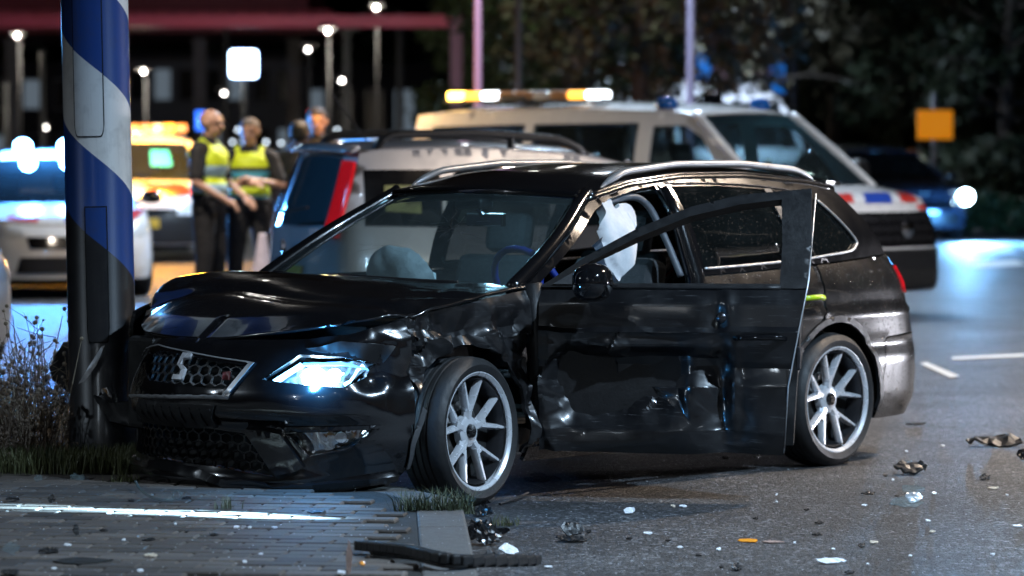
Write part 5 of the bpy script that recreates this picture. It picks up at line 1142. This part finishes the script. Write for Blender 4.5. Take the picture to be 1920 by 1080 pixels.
# lamp posts out of view round the camera, most of them added as fill
def free_lamp(x, y, hz, label, energy, col, arm, arm_len=2.):
    r = lamp_post('street_lamp', 960, 100, 1., label, None, hz=hz, energy=energy, col=col, arm=arm, arm_len=arm_len); r.location = (x, y, 0); return r  # street_lamp here also names the added unseen lamps below
free_lamp(7.2, 11.5, 7.0, 'lamp post on the near right kerb lighting the road', 4600, (.56, .77, 1.), (-.8, .3))
free_lamp(7.2, 20.5, 5.5, 'lamp post beside the road right of the wreck', 1700, (1., .80, .62), (-1., .0))
lo_ = free_lamp(-5.2, 31.5, 7., 'added fill lamp post on the verge beside the patrol cars', 1500, (1., .86, .70), (1., .0))  # unseen lamp, added to brighten the officers from the front
for ch in lo_.children:
    if ch.type == 'LIGHT': ch.data.spot_size = R(100); ch.data.spot_blend = .6
free_lamp(8.5, 29., 6.5, 'added lamp post on the right verge lighting the police van nose', 2200, (.96, .95, 1.), (-1., .1))  # unseen lamp, added to brighten the van bonnet and road
free_lamp(-8.0, -3., 7.0, 'added lamp post well behind the viewer on the island', 3200, (.85, .93, 1.), (1., .2))  # unseen lamp, added for highlights on the door creases
free_lamp(4.5, -3., 7.5, 'added lamp post behind the viewer on the right kerb', 1500, (.72, .86, 1.), (-1., .2))  # unseen lamp, added so the dents catch highlights
free_lamp(-6.5, 3.0, 7.0, 'added fill lamp post on the island behind the viewer', 1300, (.72, .86, 1.), (.9, .5))  # unseen lamp, added as fill from the front left
free_lamp(-11., 12.5, 5.0, 'added lamp post on the island left of the mast', 1800, (.70, .85, 1.), (1., .3))  # unseen lamp, added for highlights on the front bumper
# red portal and filling-station canopy
d = 80; rp = empty('red_portal', (at(856, 300, d)[0], d, 0)); tag(rp, 'thin red steel portal with square corner over the far road', 'portal')
zt, zb_ = at(856, 28, d)[2], at(856, 52, d)[2]; xl = at(-140, 40, d)[0] - rp.location[0]
MB().box((0, 0, zt/2), (.25, .25, zt)).obj('upright', M['pole_pink'], rp, bevel=.02); MB().box((xl/2 - .126, 0, (zt + zb_)/2), (-xl, .24, zt - zb_)).obj('crossbeam', M['gantry_red'], rp, bevel=.02); MB().box((xl, 0, zb_/2), (.25, .25, zb_)).obj('upright', M['gantry_red'], rp, bevel=.02)
d = 112; fc = empty('filling_station_canopy', (at(250, 300, d)[0], d, 0)); tag(fc, 'wide dark red flat canopy with panelled edge over the far forecourt', 'canopy')
x0, x1 = at(-120, 0, d)[0] - fc.location[0], at(622, 0, d)[0] - fc.location[0]; z0, z1 = at(0, 62, d)[2], at(0, 18, d)[2]
n = 20
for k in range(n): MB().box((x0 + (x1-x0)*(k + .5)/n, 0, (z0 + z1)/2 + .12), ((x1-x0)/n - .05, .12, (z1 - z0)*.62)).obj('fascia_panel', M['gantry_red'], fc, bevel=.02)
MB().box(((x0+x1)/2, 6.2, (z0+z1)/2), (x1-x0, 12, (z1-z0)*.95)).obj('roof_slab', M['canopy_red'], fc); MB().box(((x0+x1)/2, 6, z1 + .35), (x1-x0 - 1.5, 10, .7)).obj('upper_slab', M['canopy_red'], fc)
for k in range(4): MB().box((x0 + (x1-x0)*(k + .5)/4, 6, z0/2), (.4, .4, z0)).obj('column', M['facade_pale'], fc)
# lit signs
d = 85; p = at(457, 120, d); sg_ = empty('lit_sign', (p[0], d, 0)); tag(sg_, 'glowing white square sign with rounded corners on a post', 'sign'); w = 50*d/FPX
rc = [(w/2*.78*sx + w/2*.22*math.cos(t), w/2*.78*sz + w/2*.22*math.sin(t)) for sx, sz, t0 in ((1, 1, 0), (-1, 1, 90), (-1, -1, 180), (1, -1, 270)) for t in [R(t0 + q) for q in (0, 30, 60, 90)]]
MB().prism(rc, -.08, .0, lambda a, b_, h: (a, h, p[2] + b_)).obj('light_box', M['sign_white'], sg_); MB().prism([(a*1.06, b_*1.06) for a, b_ in rc], .0, .12, lambda a, b_, h: (a, h + .005, p[2] + b_)).obj('case', M['blue_stripe'], sg_); MB().tube([(0, .1, 0), (0, .1, p[2])], .05, 8).obj('post', M['pole_grey'], sg_)
d = 60; p = at(377, 226, d); bs_ = empty('blue_sign', (p[0], d, 0)); tag(bs_, 'small glowing blue sign with a white mark beside the bald officer', 'sign')
MB().box((0, 0, p[2]), (.17, .05, .30)).obj('panel', M['blue_sign_lit'], bs_, bevel=.01); MB().prism([(-.02, -.08), (.03, -.02), (.0, .0), (.03, .09), (-.03, .01), (.0, -.01)], -.04, -.03, lambda a, b_, h: (a, h, p[2] + b_)).obj('mark', M['white_lit'], bs_); MB().tube([(0, .05, 0), (0, .05, p[2])], .03, 8).obj('post', M['pole_grey'], bs_)
d = 66; p = at(1753, 234, d); os_ = empty('orange_board', (p[0], d, 0)); tag(os_, 'plain orange road board on a thin post above the dark car', 'sign'); plain('orange_board', (.80, .27, .004), .6, Emission_Color=(.9, .28, .0, 1), Emission_Strength=.32)  # board colour given a glow of its own, though no lamp
MB().box((0, 0, p[2]), (66*d/FPX, .04, 54*d/FPX)).obj('board', M['orange_board'], os_, bevel=.01); MB().tube([(0, .05, 0), (0, .05, p[2] + .55)], .05, 8).obj('post', M['pole_grey'], os_)
# blue framed poster board
d = 78; p = at(1390, 120, d); bb = empty('poster_board', (p[0], d, 0)); tag(bb, 'blue framed poster board half hidden by branches behind the ambulance', 'billboard'); W_, H_ = 138*d/FPX, 118*d/FPX; e = 24*d/FPX
emit('poster_blue', (.01, .16, .62), .55); plain('poster_pale', (.42, .33, .40), .6, Emission_Color=(.5, .3, .4, 1), Emission_Strength=.05)
for x, z, w, h in ((-W_/2, 0, e, H_), (W_/2, 0, e, H_), (0, -H_/2 + e*.3, W_ - e - .006, e*.6), (0, H_/2 - e*.3, W_ - e - .006, e*.6)): MB().box((x, 0, p[2] + z), (w, .12, h)).obj('frame_bar', M['poster_blue'], bb)
MB().box((0, .03, p[2]), (W_ - e, .05, H_ - e)).obj('poster', M['poster_pale'], bb); MB().box((-.15*W_, -.005, p[2] - H_*.3), (.16*W_, .02, H_*.14)).obj('poster_patch', M['red_stripe'], bb); MB().box((.12*W_, -.005, p[2] - H_*.28), (.2*W_, .02, H_*.14)).obj('poster_patch', M['white_paint'], bb)
for s in (-1, 1): MB().tube([(s*W_*.4, .1, 0), (s*W_*.4, .1, p[2])], .06, 8).obj('post', M['pole_grey'], bb)
# buildings behind
def building(name, px0, px1, pyt, d, mat, label, rows, cols, lit=()):
    x0, x1 = at(px0, 0, d)[0], at(px1, 0, d)[0]; z = at(0, pyt, d)[2]; r = empty(name, ((x0+x1)/2, d, 0)); tag(r, label, 'building'); w = x1 - x0
    MB().box((0, 4, z/2), (w, 8, z)).obj('wall', M[mat], r); MB().box((0, 4, z + .12), (w + .4, 8.4, .24)).obj('roof', M['facade_dark'], r)
    for j in range(rows):
        for i in range(cols):
            ww, hh = w/cols*.62, z/rows*.5; cx, cz_ = -w/2 + w*(i + .5)/cols, z*(j + .55)/rows
            f = MB().box((cx, -.03, cz_), (ww + .12, .08, hh + .12)).obj('window', M['facade_pale'], r); MB().box((cx, -.08, cz_), (ww, .03, hh)).obj('pane', M['glow_pane' if (i*7 + j*5) % 3 == 0 else 'pane_dark'], f)  # some panes made to glow, added to brighten the facade
    return r
building('office_building', 235, 560, 108, 165, 'facade_pale', 'low grey office building behind the officers', 2, 7); building('storage_building', 560, 900, 130, 185, 'facade_dark', 'dark flat storage building beyond the red portal', 1, 6); building('shop_building', -200, 150, 130, 150, 'facade_dark', 'dark low shop building left of the mast', 2, 6)
# small lamps far off between the people
for px, py, d, m in ((446, 245, 90, 'far_white'), (436, 268, 92, 'far_white'), (455, 268, 90, 'far_white'), (499, 268, 84, 'far_white'), (527, 270, 95, 'far_white'), (582, 213, 70, 'red_lit'), (632, 245, 95, 'far_white'), (500, 305, 70, 'far_white'), (398, 246, 62, 'amber_core'), (508, 318, 72, 'amber_lit')):
    p = at(px, py, d); r = empty('bollard_lamp', (p[0], d, 0)); tag(r, 'tiny bollard lamp glowing on the far forecourt', 'lamp', 'bollard lamps on the far forecourt'); MB().tube([(0, 0, 0), (0, 0, p[2])], .04, 8).obj('post', M['pole_grey'], r); MB().ball((0, -.03, p[2] + .02), .032, 12, 8).obj('lamp_globe', M[m], r, smooth=True)

# ------------------------------------------------------------------ trees
def leaf_mat(name, a, c):
    b = NB(name); n = b.noise(1.3, 4); b.set(Base_Color=b.ramp(n, (.3, a), (.7, c)), Roughness=.6); return b.m
leaf_mat('leaf_green', (.028, .05, .016), (.06, .09, .03)); leaf_mat('leaf_brown', (.04, .034, .018), (.075, .065, .035)); leaf_mat('leaf_deep', (.012, .022, .01), (.028, .042, .018))
def tree(px, d, hgt, rad, label, mat, seed, nl=5200, low=1.9):
    rg = np.random.default_rng(seed); p = at(px, 300, d); r = empty('tree', (p[0], d, 0), rg.uniform(0, 6)); tag(r, label, 'tree')
    b = MB(); b.tube([(0, 0, 0), (.05, .03, hgt*.3), (-.05, .05, hgt*.6), (0, 0, hgt*.9)], [.20, .15, .09, .03], 8); tips = []
    for k in range(16):
        a = rg.uniform(0, 6.28); z = hgt*rg.uniform(.25, .75); L = rad*rg.uniform(.5, 1.0); e = np.array([math.cos(a)*L, math.sin(a)*L, z + rg.uniform(-.4, .9)]); m = e*.5 + np.array([0, 0, z*.5 + .15]); b.tube([(0, 0, z), m, e], [.06, .04, .015], 5); tips += [e, m]
    b.obj('trunk', M['bark'], r, smooth=True)
    C = []
    for t in tips:
        for _ in range(3): C.append(t + rg.normal(size=3)*np.array([.5, .5, .4])*rad/2.6)
    C = np.array(C); C = C[C[:, 2] > low]; V = []; F = []
    cr_ = rg.uniform(.25, .65, len(C)) * rad/2.6
    for k in range(nl):
        i = rg.integers(len(C)); q = rg.normal(size=3); q = q/np.linalg.norm(q)*cr_[i]*rg.uniform(.3, 1.)**.5; c = C[i] + q
        t = rg.normal(size=3); t /= np.linalg.norm(t); s = np.cross(t, rg.normal(size=3)); s /= np.linalg.norm(s); l, w = rg.uniform(.07, .14), rg.uniform(.035, .06); n0 = len(V)
        V += [c - t*l, c + s*w, c + t*l, c - s*w]; F.append((n0, n0+1, n0+2, n0+3))
    meshobj('crown', V, F, M[mat], r); return r
tree(1075, 64, 6.4, 2.3, 'green tree behind the grey green lamp post', 'leaf_green', 1); tree(1205, 60, 7.0, 2.6, 'brownish tree between the lamp posts', 'leaf_brown', 2); tree(1400, 70, 7.4, 2.8, 'dark tree whose branches hang before the poster board', 'leaf_brown', 3, low=2.9)
tree(1560, 82, 7.6, 3.0, 'dark tree behind the grey post', 'leaf_deep', 4); tree(1730, 86, 8., 3.2, 'dark tree above the orange board', 'leaf_deep', 5); tree(1890, 72, 7.4, 2.8, 'dark tree at the verge beyond the dark car', 'leaf_deep', 6); tree(990, 90, 6.8, 2.4, 'small tree behind the pink lamp post', 'leaf_green', 7)
# far woodland and hedge as masses
def thicket(name, x0, x1, y0, y1, h, n, mat, seed, label, s=.3):
    rg = np.random.default_rng(seed); V = []; F = []
    for k in range(n):
        x, y = rg.uniform(x0, x1), rg.uniform(y0, y1); zt_ = h*(.75 + .25*math.sin(x*.9 + seed) * math.cos(x*.37)); z = zt_*rg.uniform(0, 1)**.7; c = np.array([x, y, z + .03]); t = rg.normal(size=3); t /= np.linalg.norm(t); q = np.cross(t, rg.normal(size=3)); q /= np.linalg.norm(q); n0 = len(V); V += [c - t*s, c + q*s*.6, c + t*s, c - q*s*.6]; F.append((n0, n0+1, n0+2, n0+3))
    o = meshobj(name, V, F, M[mat]); tag(o, label, None, None, 'stuff'); return o
thicket('woodland', -2, 40, 100, 112, 9., 9000, 'leaf_deep', 3, 'dark wood closing the view behind the trees', .6); thicket('hedge', 5.8, 14, 62.5, 65, .75, 6000, 'leaf_green', 5, 'low clipped hedge along the far verge', .09); thicket('undergrowth', 3.5, 14, 68, 74, 1.6, 6000, 'leaf_deep', 9, 'dark undergrowth behind the hedge', .14); thicket('woodland', -40, -2, 200, 215, 9, 5000, 'leaf_deep', 11, 'dark wood behind the far buildings', .9)
# ------------------------------------------------------------------ grass, weeds
def blades(name, pts, hgt, n, mat, seed, label=None, spread=.05, parent=None, wid=.004, kind=None, lean=.35):
    rg = np.random.default_rng(seed); V = []; F = []
    for k in range(n):
        i = rg.integers(len(pts)); x, y, z = pts[i]; x += rg.normal()*spread; y += rg.normal()*spread; h = hgt*rg.uniform(.4, 1.15); a = rg.uniform(0, 6.28); l = h*lean*rg.uniform(.2, 1.6); w = wid*rg.uniform(.6, 1.3); d = np.array([math.cos(a), math.sin(a), 0]); s = np.array([-d[1], d[0], 0])*w; p = np.array([x, y, z]); m = p + d*l*.35 + np.array([0, 0, h*.6]); e = p + d*l + np.array([0, 0, h]); n0 = len(V)
        V += [p - s, p + s, m - s*.7, m + s*.7, e]; F += [(n0, n0+1, n0+3, n0+2), (n0+2, n0+3, n0+4)]
    return meshobj(name, V, F, M[mat], parent)
leaf_mat('grass_green', (.04, .045, .015), (.08, .085, .03)); leaf_mat('grass_pale', (.07, .09, .05), (.14, .16, .10)); leaf_mat('weed_dry', (.14, .11, .07), (.27, .23, .17)); leaf_mat('weed_dark', (.05, .032, .022), (.11, .08, .055))
rg = np.random.default_rng(12)
gp = [(rg.uniform(-2.6, -1.62), rg.uniform(16.68, 17.2), KZ + .0) for _ in range(140)]; gp = [p for p in gp if p[0] > -960/FPX*p[1] - .2]
tag(blades('grass', gp, .10, 5200, 'grass_green', 2, spread=.05, wid=.003), 'green grass growing round the foot of the mast', kind='stuff')
# dry weeds: branching stems with seed heads
def weed_stem(mb, p, h, rg):
    a = rg.uniform(0, 6.28); l = rg.uniform(.05, .5)*h; d = np.array([math.cos(a)*l, math.sin(a)*l, h]); pts = [p, p + d*.5 + rg.normal(size=3)*.02, p + d]; mb.tube(pts, [.0032, .0024, .0014], 4, cap=False)
    for k in range(rg.integers(2, 6)):
        t = rg.uniform(.35, .95); q = p + d*t; e = q + np.array([rg.normal()*.10, rg.normal()*.10, rg.uniform(.03, .14)])*h*1.3; mb.tube([q, (q+e)/2 + rg.normal(size=3)*.008, e], [.002, .0016, .001], 3, cap=False)
        if rg.random() < .45: mb.ball(e, rg.uniform(.006, .011), 6, 4)
    if rg.random() < .5: mb.ball(p + d, rg.uniform(.007, .013), 6, 4)
for seed, (xc, yc, h, n, lab) in enumerate(((-2.18, 17.4, .62, 60, 'tall dry weeds with round seed heads left of the mast'), (-2.34, 17.9, .50, 70, 'tangled dry weeds behind the mast grass'), (-2.30, 17.1, .36, 80, 'low brown weeds at the paving edge left of the mast'))):
    rg = np.random.default_rng(30 + seed); mb = MB()
    for k in range(n): weed_stem(mb, np.array([xc + rg.normal()*.16, yc + rg.normal()*.16, KZ]), h*rg.uniform(.4, 1.1), rg)
    tag(mb.obj('weeds', M['weed_dry' if seed < 2 else 'weed_dark']), lab, 'weeds')
mb = MB(); rg = np.random.default_rng(77)
for k in range(160): weed_stem(mb, np.array([rg.uniform(-2.75, -2.0), rg.uniform(16.85, 18.6), KZ]), rg.uniform(.15, .4), rg)
tag(mb.obj('brown_undergrowth', M['weed_dark']), 'brown dead undergrowth left of the mast', kind='stuff')
def tuft(px, py, z, hgt, n, spread, mat, label, seed):
    p = gnd(px, py, z); tag(blades('grass_tuft', [(p[0], p[1], z - .01)], hgt, n, mat, seed, spread=spread, wid=.0028, lean=.6), label, 'grass tuft')
tuft(428, 958, KZ, .075, 34, .018, 'grass_pale', 'small pale grass tuft in the bright light streak', 1); p_ = gnd(815, 955, KZ)
tag(blades('grass_tuft', [(p_[0] + dx, p_[1] + .25*abs(dx), KZ - .02) for dx in np.linspace(-.11, .12, 9)], .10, 520, 'grass_pale', 4, spread=.026, wid=.0022, lean=.8), 'wide grass tuft at the kerb under the front wheel', 'grass tuft')
tuft(945, 985, 0., .05, 90, .03, 'grass_green', 'sparse grass in the gutter by the kerb', 5); tuft(232, 905, KZ, .05, 120, .03, 'grass_green', 'short grass under the bumper corner', 6)
# ------------------------------------------------------------------ wreckage on the ground
def dp_(px, py): 
    z = 0.; p = gnd(px, py, 0.)
    q = gnd(px, py, KZ + .006)
    if q[0] < kerb_line(q[1]) and q[1] < 16.5: return q
    return p + np.array([0, 0, .003])
plain('chip_white', (.7, .72, .75), .35); plain('chip_beige', (.5, .42, .33), .5); plain('amber_lens', (.75, .28, .03), .2, coat=1.); plain('shard_brown', (.35, .24, .20), .5)
glass('lens_shard', (.88, .92, .95), ior=1.6, dirt=.22)
FR = [Fold(100 + k, 16., 5, .8) for k in range(6)]
def plate(name, px, py, wpx, hpx, mat, label, cat, seed, tilt=0., up=0., thick=.004, group=None, rz=None, crump=.13):
    """a torn bent piece: outline in its own plane, wpx x hpx photo pixels across where it lies"""
    rg = np.random.default_rng(seed); p = dp_(px, py); k = p[1] / FPX; w = wpx * k; slant = max(.0928, .0)
    dep = hpx * k / (math.sin(tilt) + math.cos(tilt) * .098 + 1e-6) if True else 0; dep = min(dep, max(w*1.2, .03) if tilt < .2 else 9)
    n = rg.integers(6, 9); L = [(math.cos(t)*w/2*rg.uniform(.75, 1.05), math.sin(t)*dep/2*rg.uniform(.7, 1.05)) for t in np.linspace(0, 6.283, n, endpoint=False) + rg.uniform(-.2, .2, n)]
    ct, st = math.cos(tilt), math.sin(tilt); F_ = FR[seed % 6]; off = rg.uniform(-3, 3, 3); cw = crump*min(w, dep)
    def fm(a, c): z = cw*np.abs(F_(np.stack([a, c, 0*a], 1)*(.35/max(w, .02)) + off)); return np.stack([a, c*ct - z*st, c*st + z*ct], -1)
    o = panel(name, L, fm, M[mat], None, max(w/9, .004), thick=thick, smooth=False); V = o.data.vertices; zmin = min(v.co.z for v in V)
    for v in V: v.co.z -= zmin
    o.location = (p[0], p[1], p[2] - .001); o.rotation_euler = (0, 0, rg.uniform(-.3, .3) if rz is None else rz); tag(o, label, cat, group); return o
D = plate
D('lens_fragment', 145, 899, 36, 13, 'lens_shard', 'flat clear lens plate at the grass edge below the mast', 'lens fragment', 1, .25, crump=.15); D('lens_fragment', 72, 903, 18, 14, 'lens_shard', 'small crumpled clear lens bit at the weeds edge', 'lens fragment', 2, .6)
D('plastic_shard', 143, 1004, 14, 26, 'black_plastic', 'upright dark triangular shard just below the light streak', 'shard', 3, 1.3, rz=.2); D('plastic_shard', 97, 943, 16, 17, 'black_plastic', 'small dark pointed shard just above the light streak', 'shard', 4, 1.2)
for i, (px, py, w, h) in enumerate(((194, 996, 18, 6), (350, 998, 8, 5), (401, 1004, 20, 8), (279, 1014, 30, 5), (593, 962, 38, 6), (92, 1036, 46, 9), (20, 1076, 40, 18), (25, 939, 30, 6), (247, 940, 16, 5), (350, 936, 20, 5))): D('plastic_shard', px, py, w, h, 'black_plastic', 'small flat black plastic shard on the brick paving', 'shard', 20 + i, .12, group='black shards on the paving')
D('rubber_strip', 152, 1054, 118, 12, 'void_black', 'long flat black rubber strip on the brick paving', 'strip', 5, .03, crump=.02)
for i, (px, py, w, h) in enumerate(((443, 990, 13, 6), (232, 1014, 7, 5), (127, 1024, 15, 5), (101, 1068, 12, 4), (459, 1055, 9, 5), (489, 1040, 9, 3), (515, 990, 12, 3), (329, 984, 5, 4), (263, 1072, 14, 6), (468, 990, 8, 4), (641, 1076, 18, 8))): D('white_chip', px, py, w, h, 'chip_white', 'small white plastic chip on the brick paving', 'chip', 40 + i, .3, group='white chips on the paving')
D('amber_chip', 283, 1044, 28, 6, 'chip_beige', 'pale amber chip on the brick paving', 'chip', 6, .2); D('lens_fragment', 22, 1040, 36, 26, 'lens_shard', 'crumpled clear lens cluster on the paving', 'lens fragment', 7, .7); D('plastic_shard', 655, 1077, 14, 74, 'shard_brown', 'tall narrow brownish shard standing upright beside the black trim', 'shard', 8, 1.45, rz=.0, crump=.1); D('amber_chip', 680, 1060, 12, 8, 'amber_lens', 'orange reflector chip under the black trim', 'reflector', 9, .6)
# curved clear strip with a ring end
b = MB(); P = [dp_(x, y) + np.array([0, 0, h]) for x, y, h in ((254, 916, .03), (262, 926, .02), (280, 936, .012), (305, 942, .01), (326, 941, .01))]; b.tube(spline(P, 5), .006, 5); t_ = np.linspace(0, 6.283, 14); c0 = dp_(332, 938); b.tube(np.stack([c0[0] + .018*np.cos(t_), c0[1] + 0*t_, c0[2] + .02 + .018*np.sin(t_)], 1), .004, 5, cap=False); tag(b.obj('lens_strip', M['lens_shard'], smooth=True), 'curved clear strip with a ring at its end before the bumper', 'lens fragment')
# long black trim lying over the kerb
tr_ = empty('bumper_trim', (0, 0, 0)); P = np.array([dp_(672, 1038) + (0, 0, .03), dp_(760, 1050) + np.array([0, 0, .035]), dp_(860, 1066) + np.array([0, 0, .03]), dp_(1005, 1082) + np.array([0, 0, .02])]); P[3][2] = .06
tr_.location = P[0]; Q = spline(P - P[0], 8); b = MB()
for k in range(len(Q) - 1): a_, c_ = Q[k], Q[k+1]; m_ = (a_+c_)/2; b.box(m_, (np.linalg.norm((c_-a_)[:2])*1.04, .045, .035), rz=math.atan2(c_[1]-a_[1], c_[0]-a_[0]))
b.obj('trim_bar', M['black_plastic'], tr_, bevel=.006); b = MB(); b.tube(Q*np.array([.85, .9, .5]) + np.array([.05, -.05, -.02]), .012, 6); b.obj('trim_lip', M['gloss_plastic'], tr_, smooth=True); tag(tr_, 'long black bumper trim lying across the kerb and paving', 'trim')
# gutter pile
for i, (px, py, w, h, m, ti) in enumerate(((905, 968, 42, 26, 'black_paint_scraped', .5), (900, 992, 52, 22, 'black_paint_scraped', .3), (915, 1022, 56, 40, 'black_paint_scraped', .6), (935, 1002, 50, 14, 'gloss_plastic', .3), (890, 1012, 30, 40, 'gloss_plastic', .8), (920, 1050, 46, 14, 'black_plastic', .3), (985, 1060, 60, 12, 'gloss_plastic', .2), (900, 948, 40, 14, 'gloss_plastic', .4))): D('body_shard', px, py, w, h, m, 'glossy black body shard piled in the gutter by the kerb', 'shard', 60 + i, ti, group='black body shards in the gutter', crump=.2)
D('white_bracket', 955, 1042, 44, 22, 'chip_white', 'pale bracket piece lying in the gutter shards', 'bracket', 71, .5, rz=.5, thick=.008, crump=.1); D('lens_fragment', 978, 1056, 30, 10, 'lens_shard', 'small clear lens bit beside the gutter shards', 'lens fragment', 72, .4)
# road pieces
D('plastic_shard', 1072, 1006, 50, 34, 'black_plastic', 'bent black plate standing on the road near the kerb', 'shard', 73, .9, rz=.25, thick=.006, crump=.08); D('plastic_shard', 1074, 1016, 62, 9, 'black_plastic', 'flat black plate under the standing plate', 'shard', 74, .05)
D('lens_fragment', 1018, 906, 74, 16, 'lens_shard', 'long clear lens fragment behind the front wheel', 'lens fragment', 75, .35, crump=.12); D('lens_fragment', 1008, 894, 40, 6, 'lens_shard', 'thin clear lens splinter behind the front wheel', 'lens fragment', 76, .2); D('finned_chip', 1180, 964, 26, 14, 'chip_white', 'white ribbed chip on the road', 'chip', 77, .7)
b = MB(); b.tube([dp_(937, 949) + (0, 0, .006), dp_(965, 942) + np.array([0, 0, .012]), dp_(990, 934) + np.array([0, 0, .02])], .006, 5); tag(b.obj('plastic_stick', M['black_plastic']), 'thin dark stick beside the front tyre', 'stick')
for i, (px, py, w, h) in enumerate(((1281, 952, 16, 5), (1214, 1003, 20, 4), (1275, 1029, 14, 4), (1348, 1032, 10, 4), (1417, 859, 14, 5), (1768, 838, 9, 3), (1740, 979, 11, 4), (1862, 1042, 10, 3), (1707, 1045, 8, 3), (1907, 989, 22, 4), (1752, 928, 11, 5), (1028, 1066, 20, 4), (1347, 1033, 8, 4), (1674, 902, 6, 4), (1699, 848, 6, 3), (1888, 930, 7, 3), (1456, 930, 5, 4), (1456, 943, 5, 3), (1620, 950, 12, 4), (1490, 1020, 5, 4), (1562, 1032, 8, 3), (1627, 1060, 6, 3))): D('white_chip', px, py, w, h, 'chip_white', 'small white chip scattered on the road', 'chip', 90 + i, .25, group='white chips on the road')
for i, (px, py, w, h) in enumerate(((1512, 958, 12, 4), (1536, 983, 20, 4), (1532, 1005, 20, 4), (1616, 1027, 18, 8), (1382, 1070, 22, 14), (1592, 1077, 24, 6), (1627, 928, 30, 6), (1417, 975, 12, 4), (1360, 862, 16, 5), (1660, 894, 8, 5), (1353, 1066, 10, 4), (1716, 797, 42, 6), (1846, 900, 24, 12), (1682, 932, 10, 3), (1310, 1044, 14, 4), (1252, 1016, 10, 3), (1104, 1000, 10, 5), (1180, 1012, 16, 4))): D('plastic_shard', px, py, w, h, 'black_plastic', 'small black plastic splinter scattered on the road', 'shard', 120 + i, .25, group='black splinters on the road')
D('crumpled_part', 1707, 890, 76, 24, 'black_plastic', 'black crumpled bumper part on the open road', 'car part', 150, .35, crump=.16, thick=.012); D('crumpled_part', 1868, 838, 110, 28, 'black_plastic', 'wide ragged black car part beyond the crumpled one', 'car part', 151, .3, crump=.16, thick=.012); D('crumpled_part', 1922, 862, 34, 26, 'gloss_plastic', 'dark part with bright edge beside the ragged one', 'car part', 152, .6)
D('lens_fragment', 1712, 925, 58, 18, 'lens_shard', 'curved clear upper half of a broken lamp on the road', 'lens fragment', 153, .5); D('lens_fragment', 1697, 952, 76, 20, 'lens_shard', 'clear lower half of a broken lamp on the road', 'lens fragment', 154, .4); D('lens_fragment', 1712, 944, 40, 26, 'satin_trim', 'torn grey reflector inside the broken lamp', 'reflector', 155, .9)
D('amber_strip', 1403, 1018, 46, 8, 'amber_lens', 'orange indicator strip on the road', 'reflector', 156, .5, rz=.0, crump=.05); D('plastic_splinter', 1450, 1019, 44, 4, 'shard_brown', 'thin brown splinter beside the orange strip', 'splinter', 157, .1); D('white_strip', 1560, 1058, 68, 12, 'chip_white', 'long white torn strip on the road', 'strip', 158, .3, crump=.1)
for i, (px, py, w) in enumerate(((1863, 918, 26), (1638, 1020, 20), (1748, 1000, 14), (1262, 952, 10))): D('beige_chip', px, py, w, 5, 'chip_beige', 'small beige chip scattered on the road', 'chip', 160 + i, .2, group='beige chips on the road')
# glass crumbs: too many to count
rg = np.random.default_rng(5); mb = MB()
for k in range(800):
    px, py = rg.uniform(0, 1920), 860 + 220*rg.uniform(0, 1)**.8
    if k > 450: px = rg.normal(1250, 260); py = rg.uniform(850, 1075)
    p = dp_(px, py); s = rg.uniform(.0008, .0020); mb.box(p + np.array([0, 0, s*.4]), (s*2, s*1.6, s), rz=rg.uniform(0, 3))
tag(mb.obj('glass_crumbs', M['chip_white']), 'fine crumbs of broken glass on road and paving', kind='stuff')
# pieces caught at the mast
def freeplate(name, pix, d, mat, label, cat, thick=.008, crump=.012, tiltd=0.):
    P = np.array([at(x, y, d) for x, y in pix]); c = P.mean(0); L = [(p[0] - c[0], p[2] - c[2]) for p in P]
    o = panel(name, L, lambda a, z: np.stack([a, tiltd*z + crump*FR[2](np.stack([a, z, 0*a], 1)), z], -1), M[mat], None, .02, thick=thick); o.location = c; tag(o, label, cat); return o
freeplate('wing_panel', [(92, 690), (98, 712), (128, 736), (150, 736), (150, 640), (118, 642)], 17.55, 'black_plastic', 'black torn wing panel sticking out behind the mast', 'car part', .02)
freeplate('edge_blade', [(147, 720), (160, 714), (180, 685), (196, 648), (190, 650), (168, 684)], 17.09, 'satin_trim', 'thin bright bent blade leaning on the mast', 'car part', .004, tiltd=.05); freeplate('torn_bracket', [(184, 745), (190, 729), (200, 727), (209, 746), (203, 744), (197, 735)], 17.05, 'chrome', 'small bright torn bracket hanging at the mast', 'bracket', .006); freeplate('liner_scrap', [(174, 742), (208, 756), (246, 752), (250, 800), (206, 790), (190, 770)], 17.08, 'black_plastic', 'torn black liner scrap between mast and bumper', 'car part', .02)
# ------------------------------------------------------------------ the wreck's own headlamp light
c = HLc + np.array([.07, .02, -.015]); light('headlight_spill', 'POINT', tuple(c), 13., (.08, .42, 1.), car, .03)
src = c2w(HLc[None])[0] + np.array([-.12, -.18, .03])
a_, b_ = gnd(-60, 950, KZ), gnd(560, 972, KZ); mid = (a_ + b_) / 2
sp = light('headlight_beam', 'SPOT', (0, 0, 0), 1100., (.5, .8, 1.), None, .008, spot_size=R(100), spot_blend=1.)
z_ = Vector(src - mid).normalized(); xx = Vector(b_ - a_).normalized(); y_ = z_.cross(xx).normalized(); xx = y_.cross(z_).normalized()
Mw = Matrix((xx, y_, z_)).transposed().to_4x4(); Mw.translation = Vector(src); Mw = Mw @ Matrix.Diagonal((1., .055, 1., 1.))
bpy.context.view_layer.update(); sp.parent = car; sp.matrix_parent_inverse = Matrix.Identity(4); sp.matrix_local = car.matrix_world.inverted() @ Mw
light('cabin_fill', 'POINT', (.15, 0., 1.22), 3.5, (.40, .74, 1.), car, .05)  # bluish light added in the cabin to brighten the interior
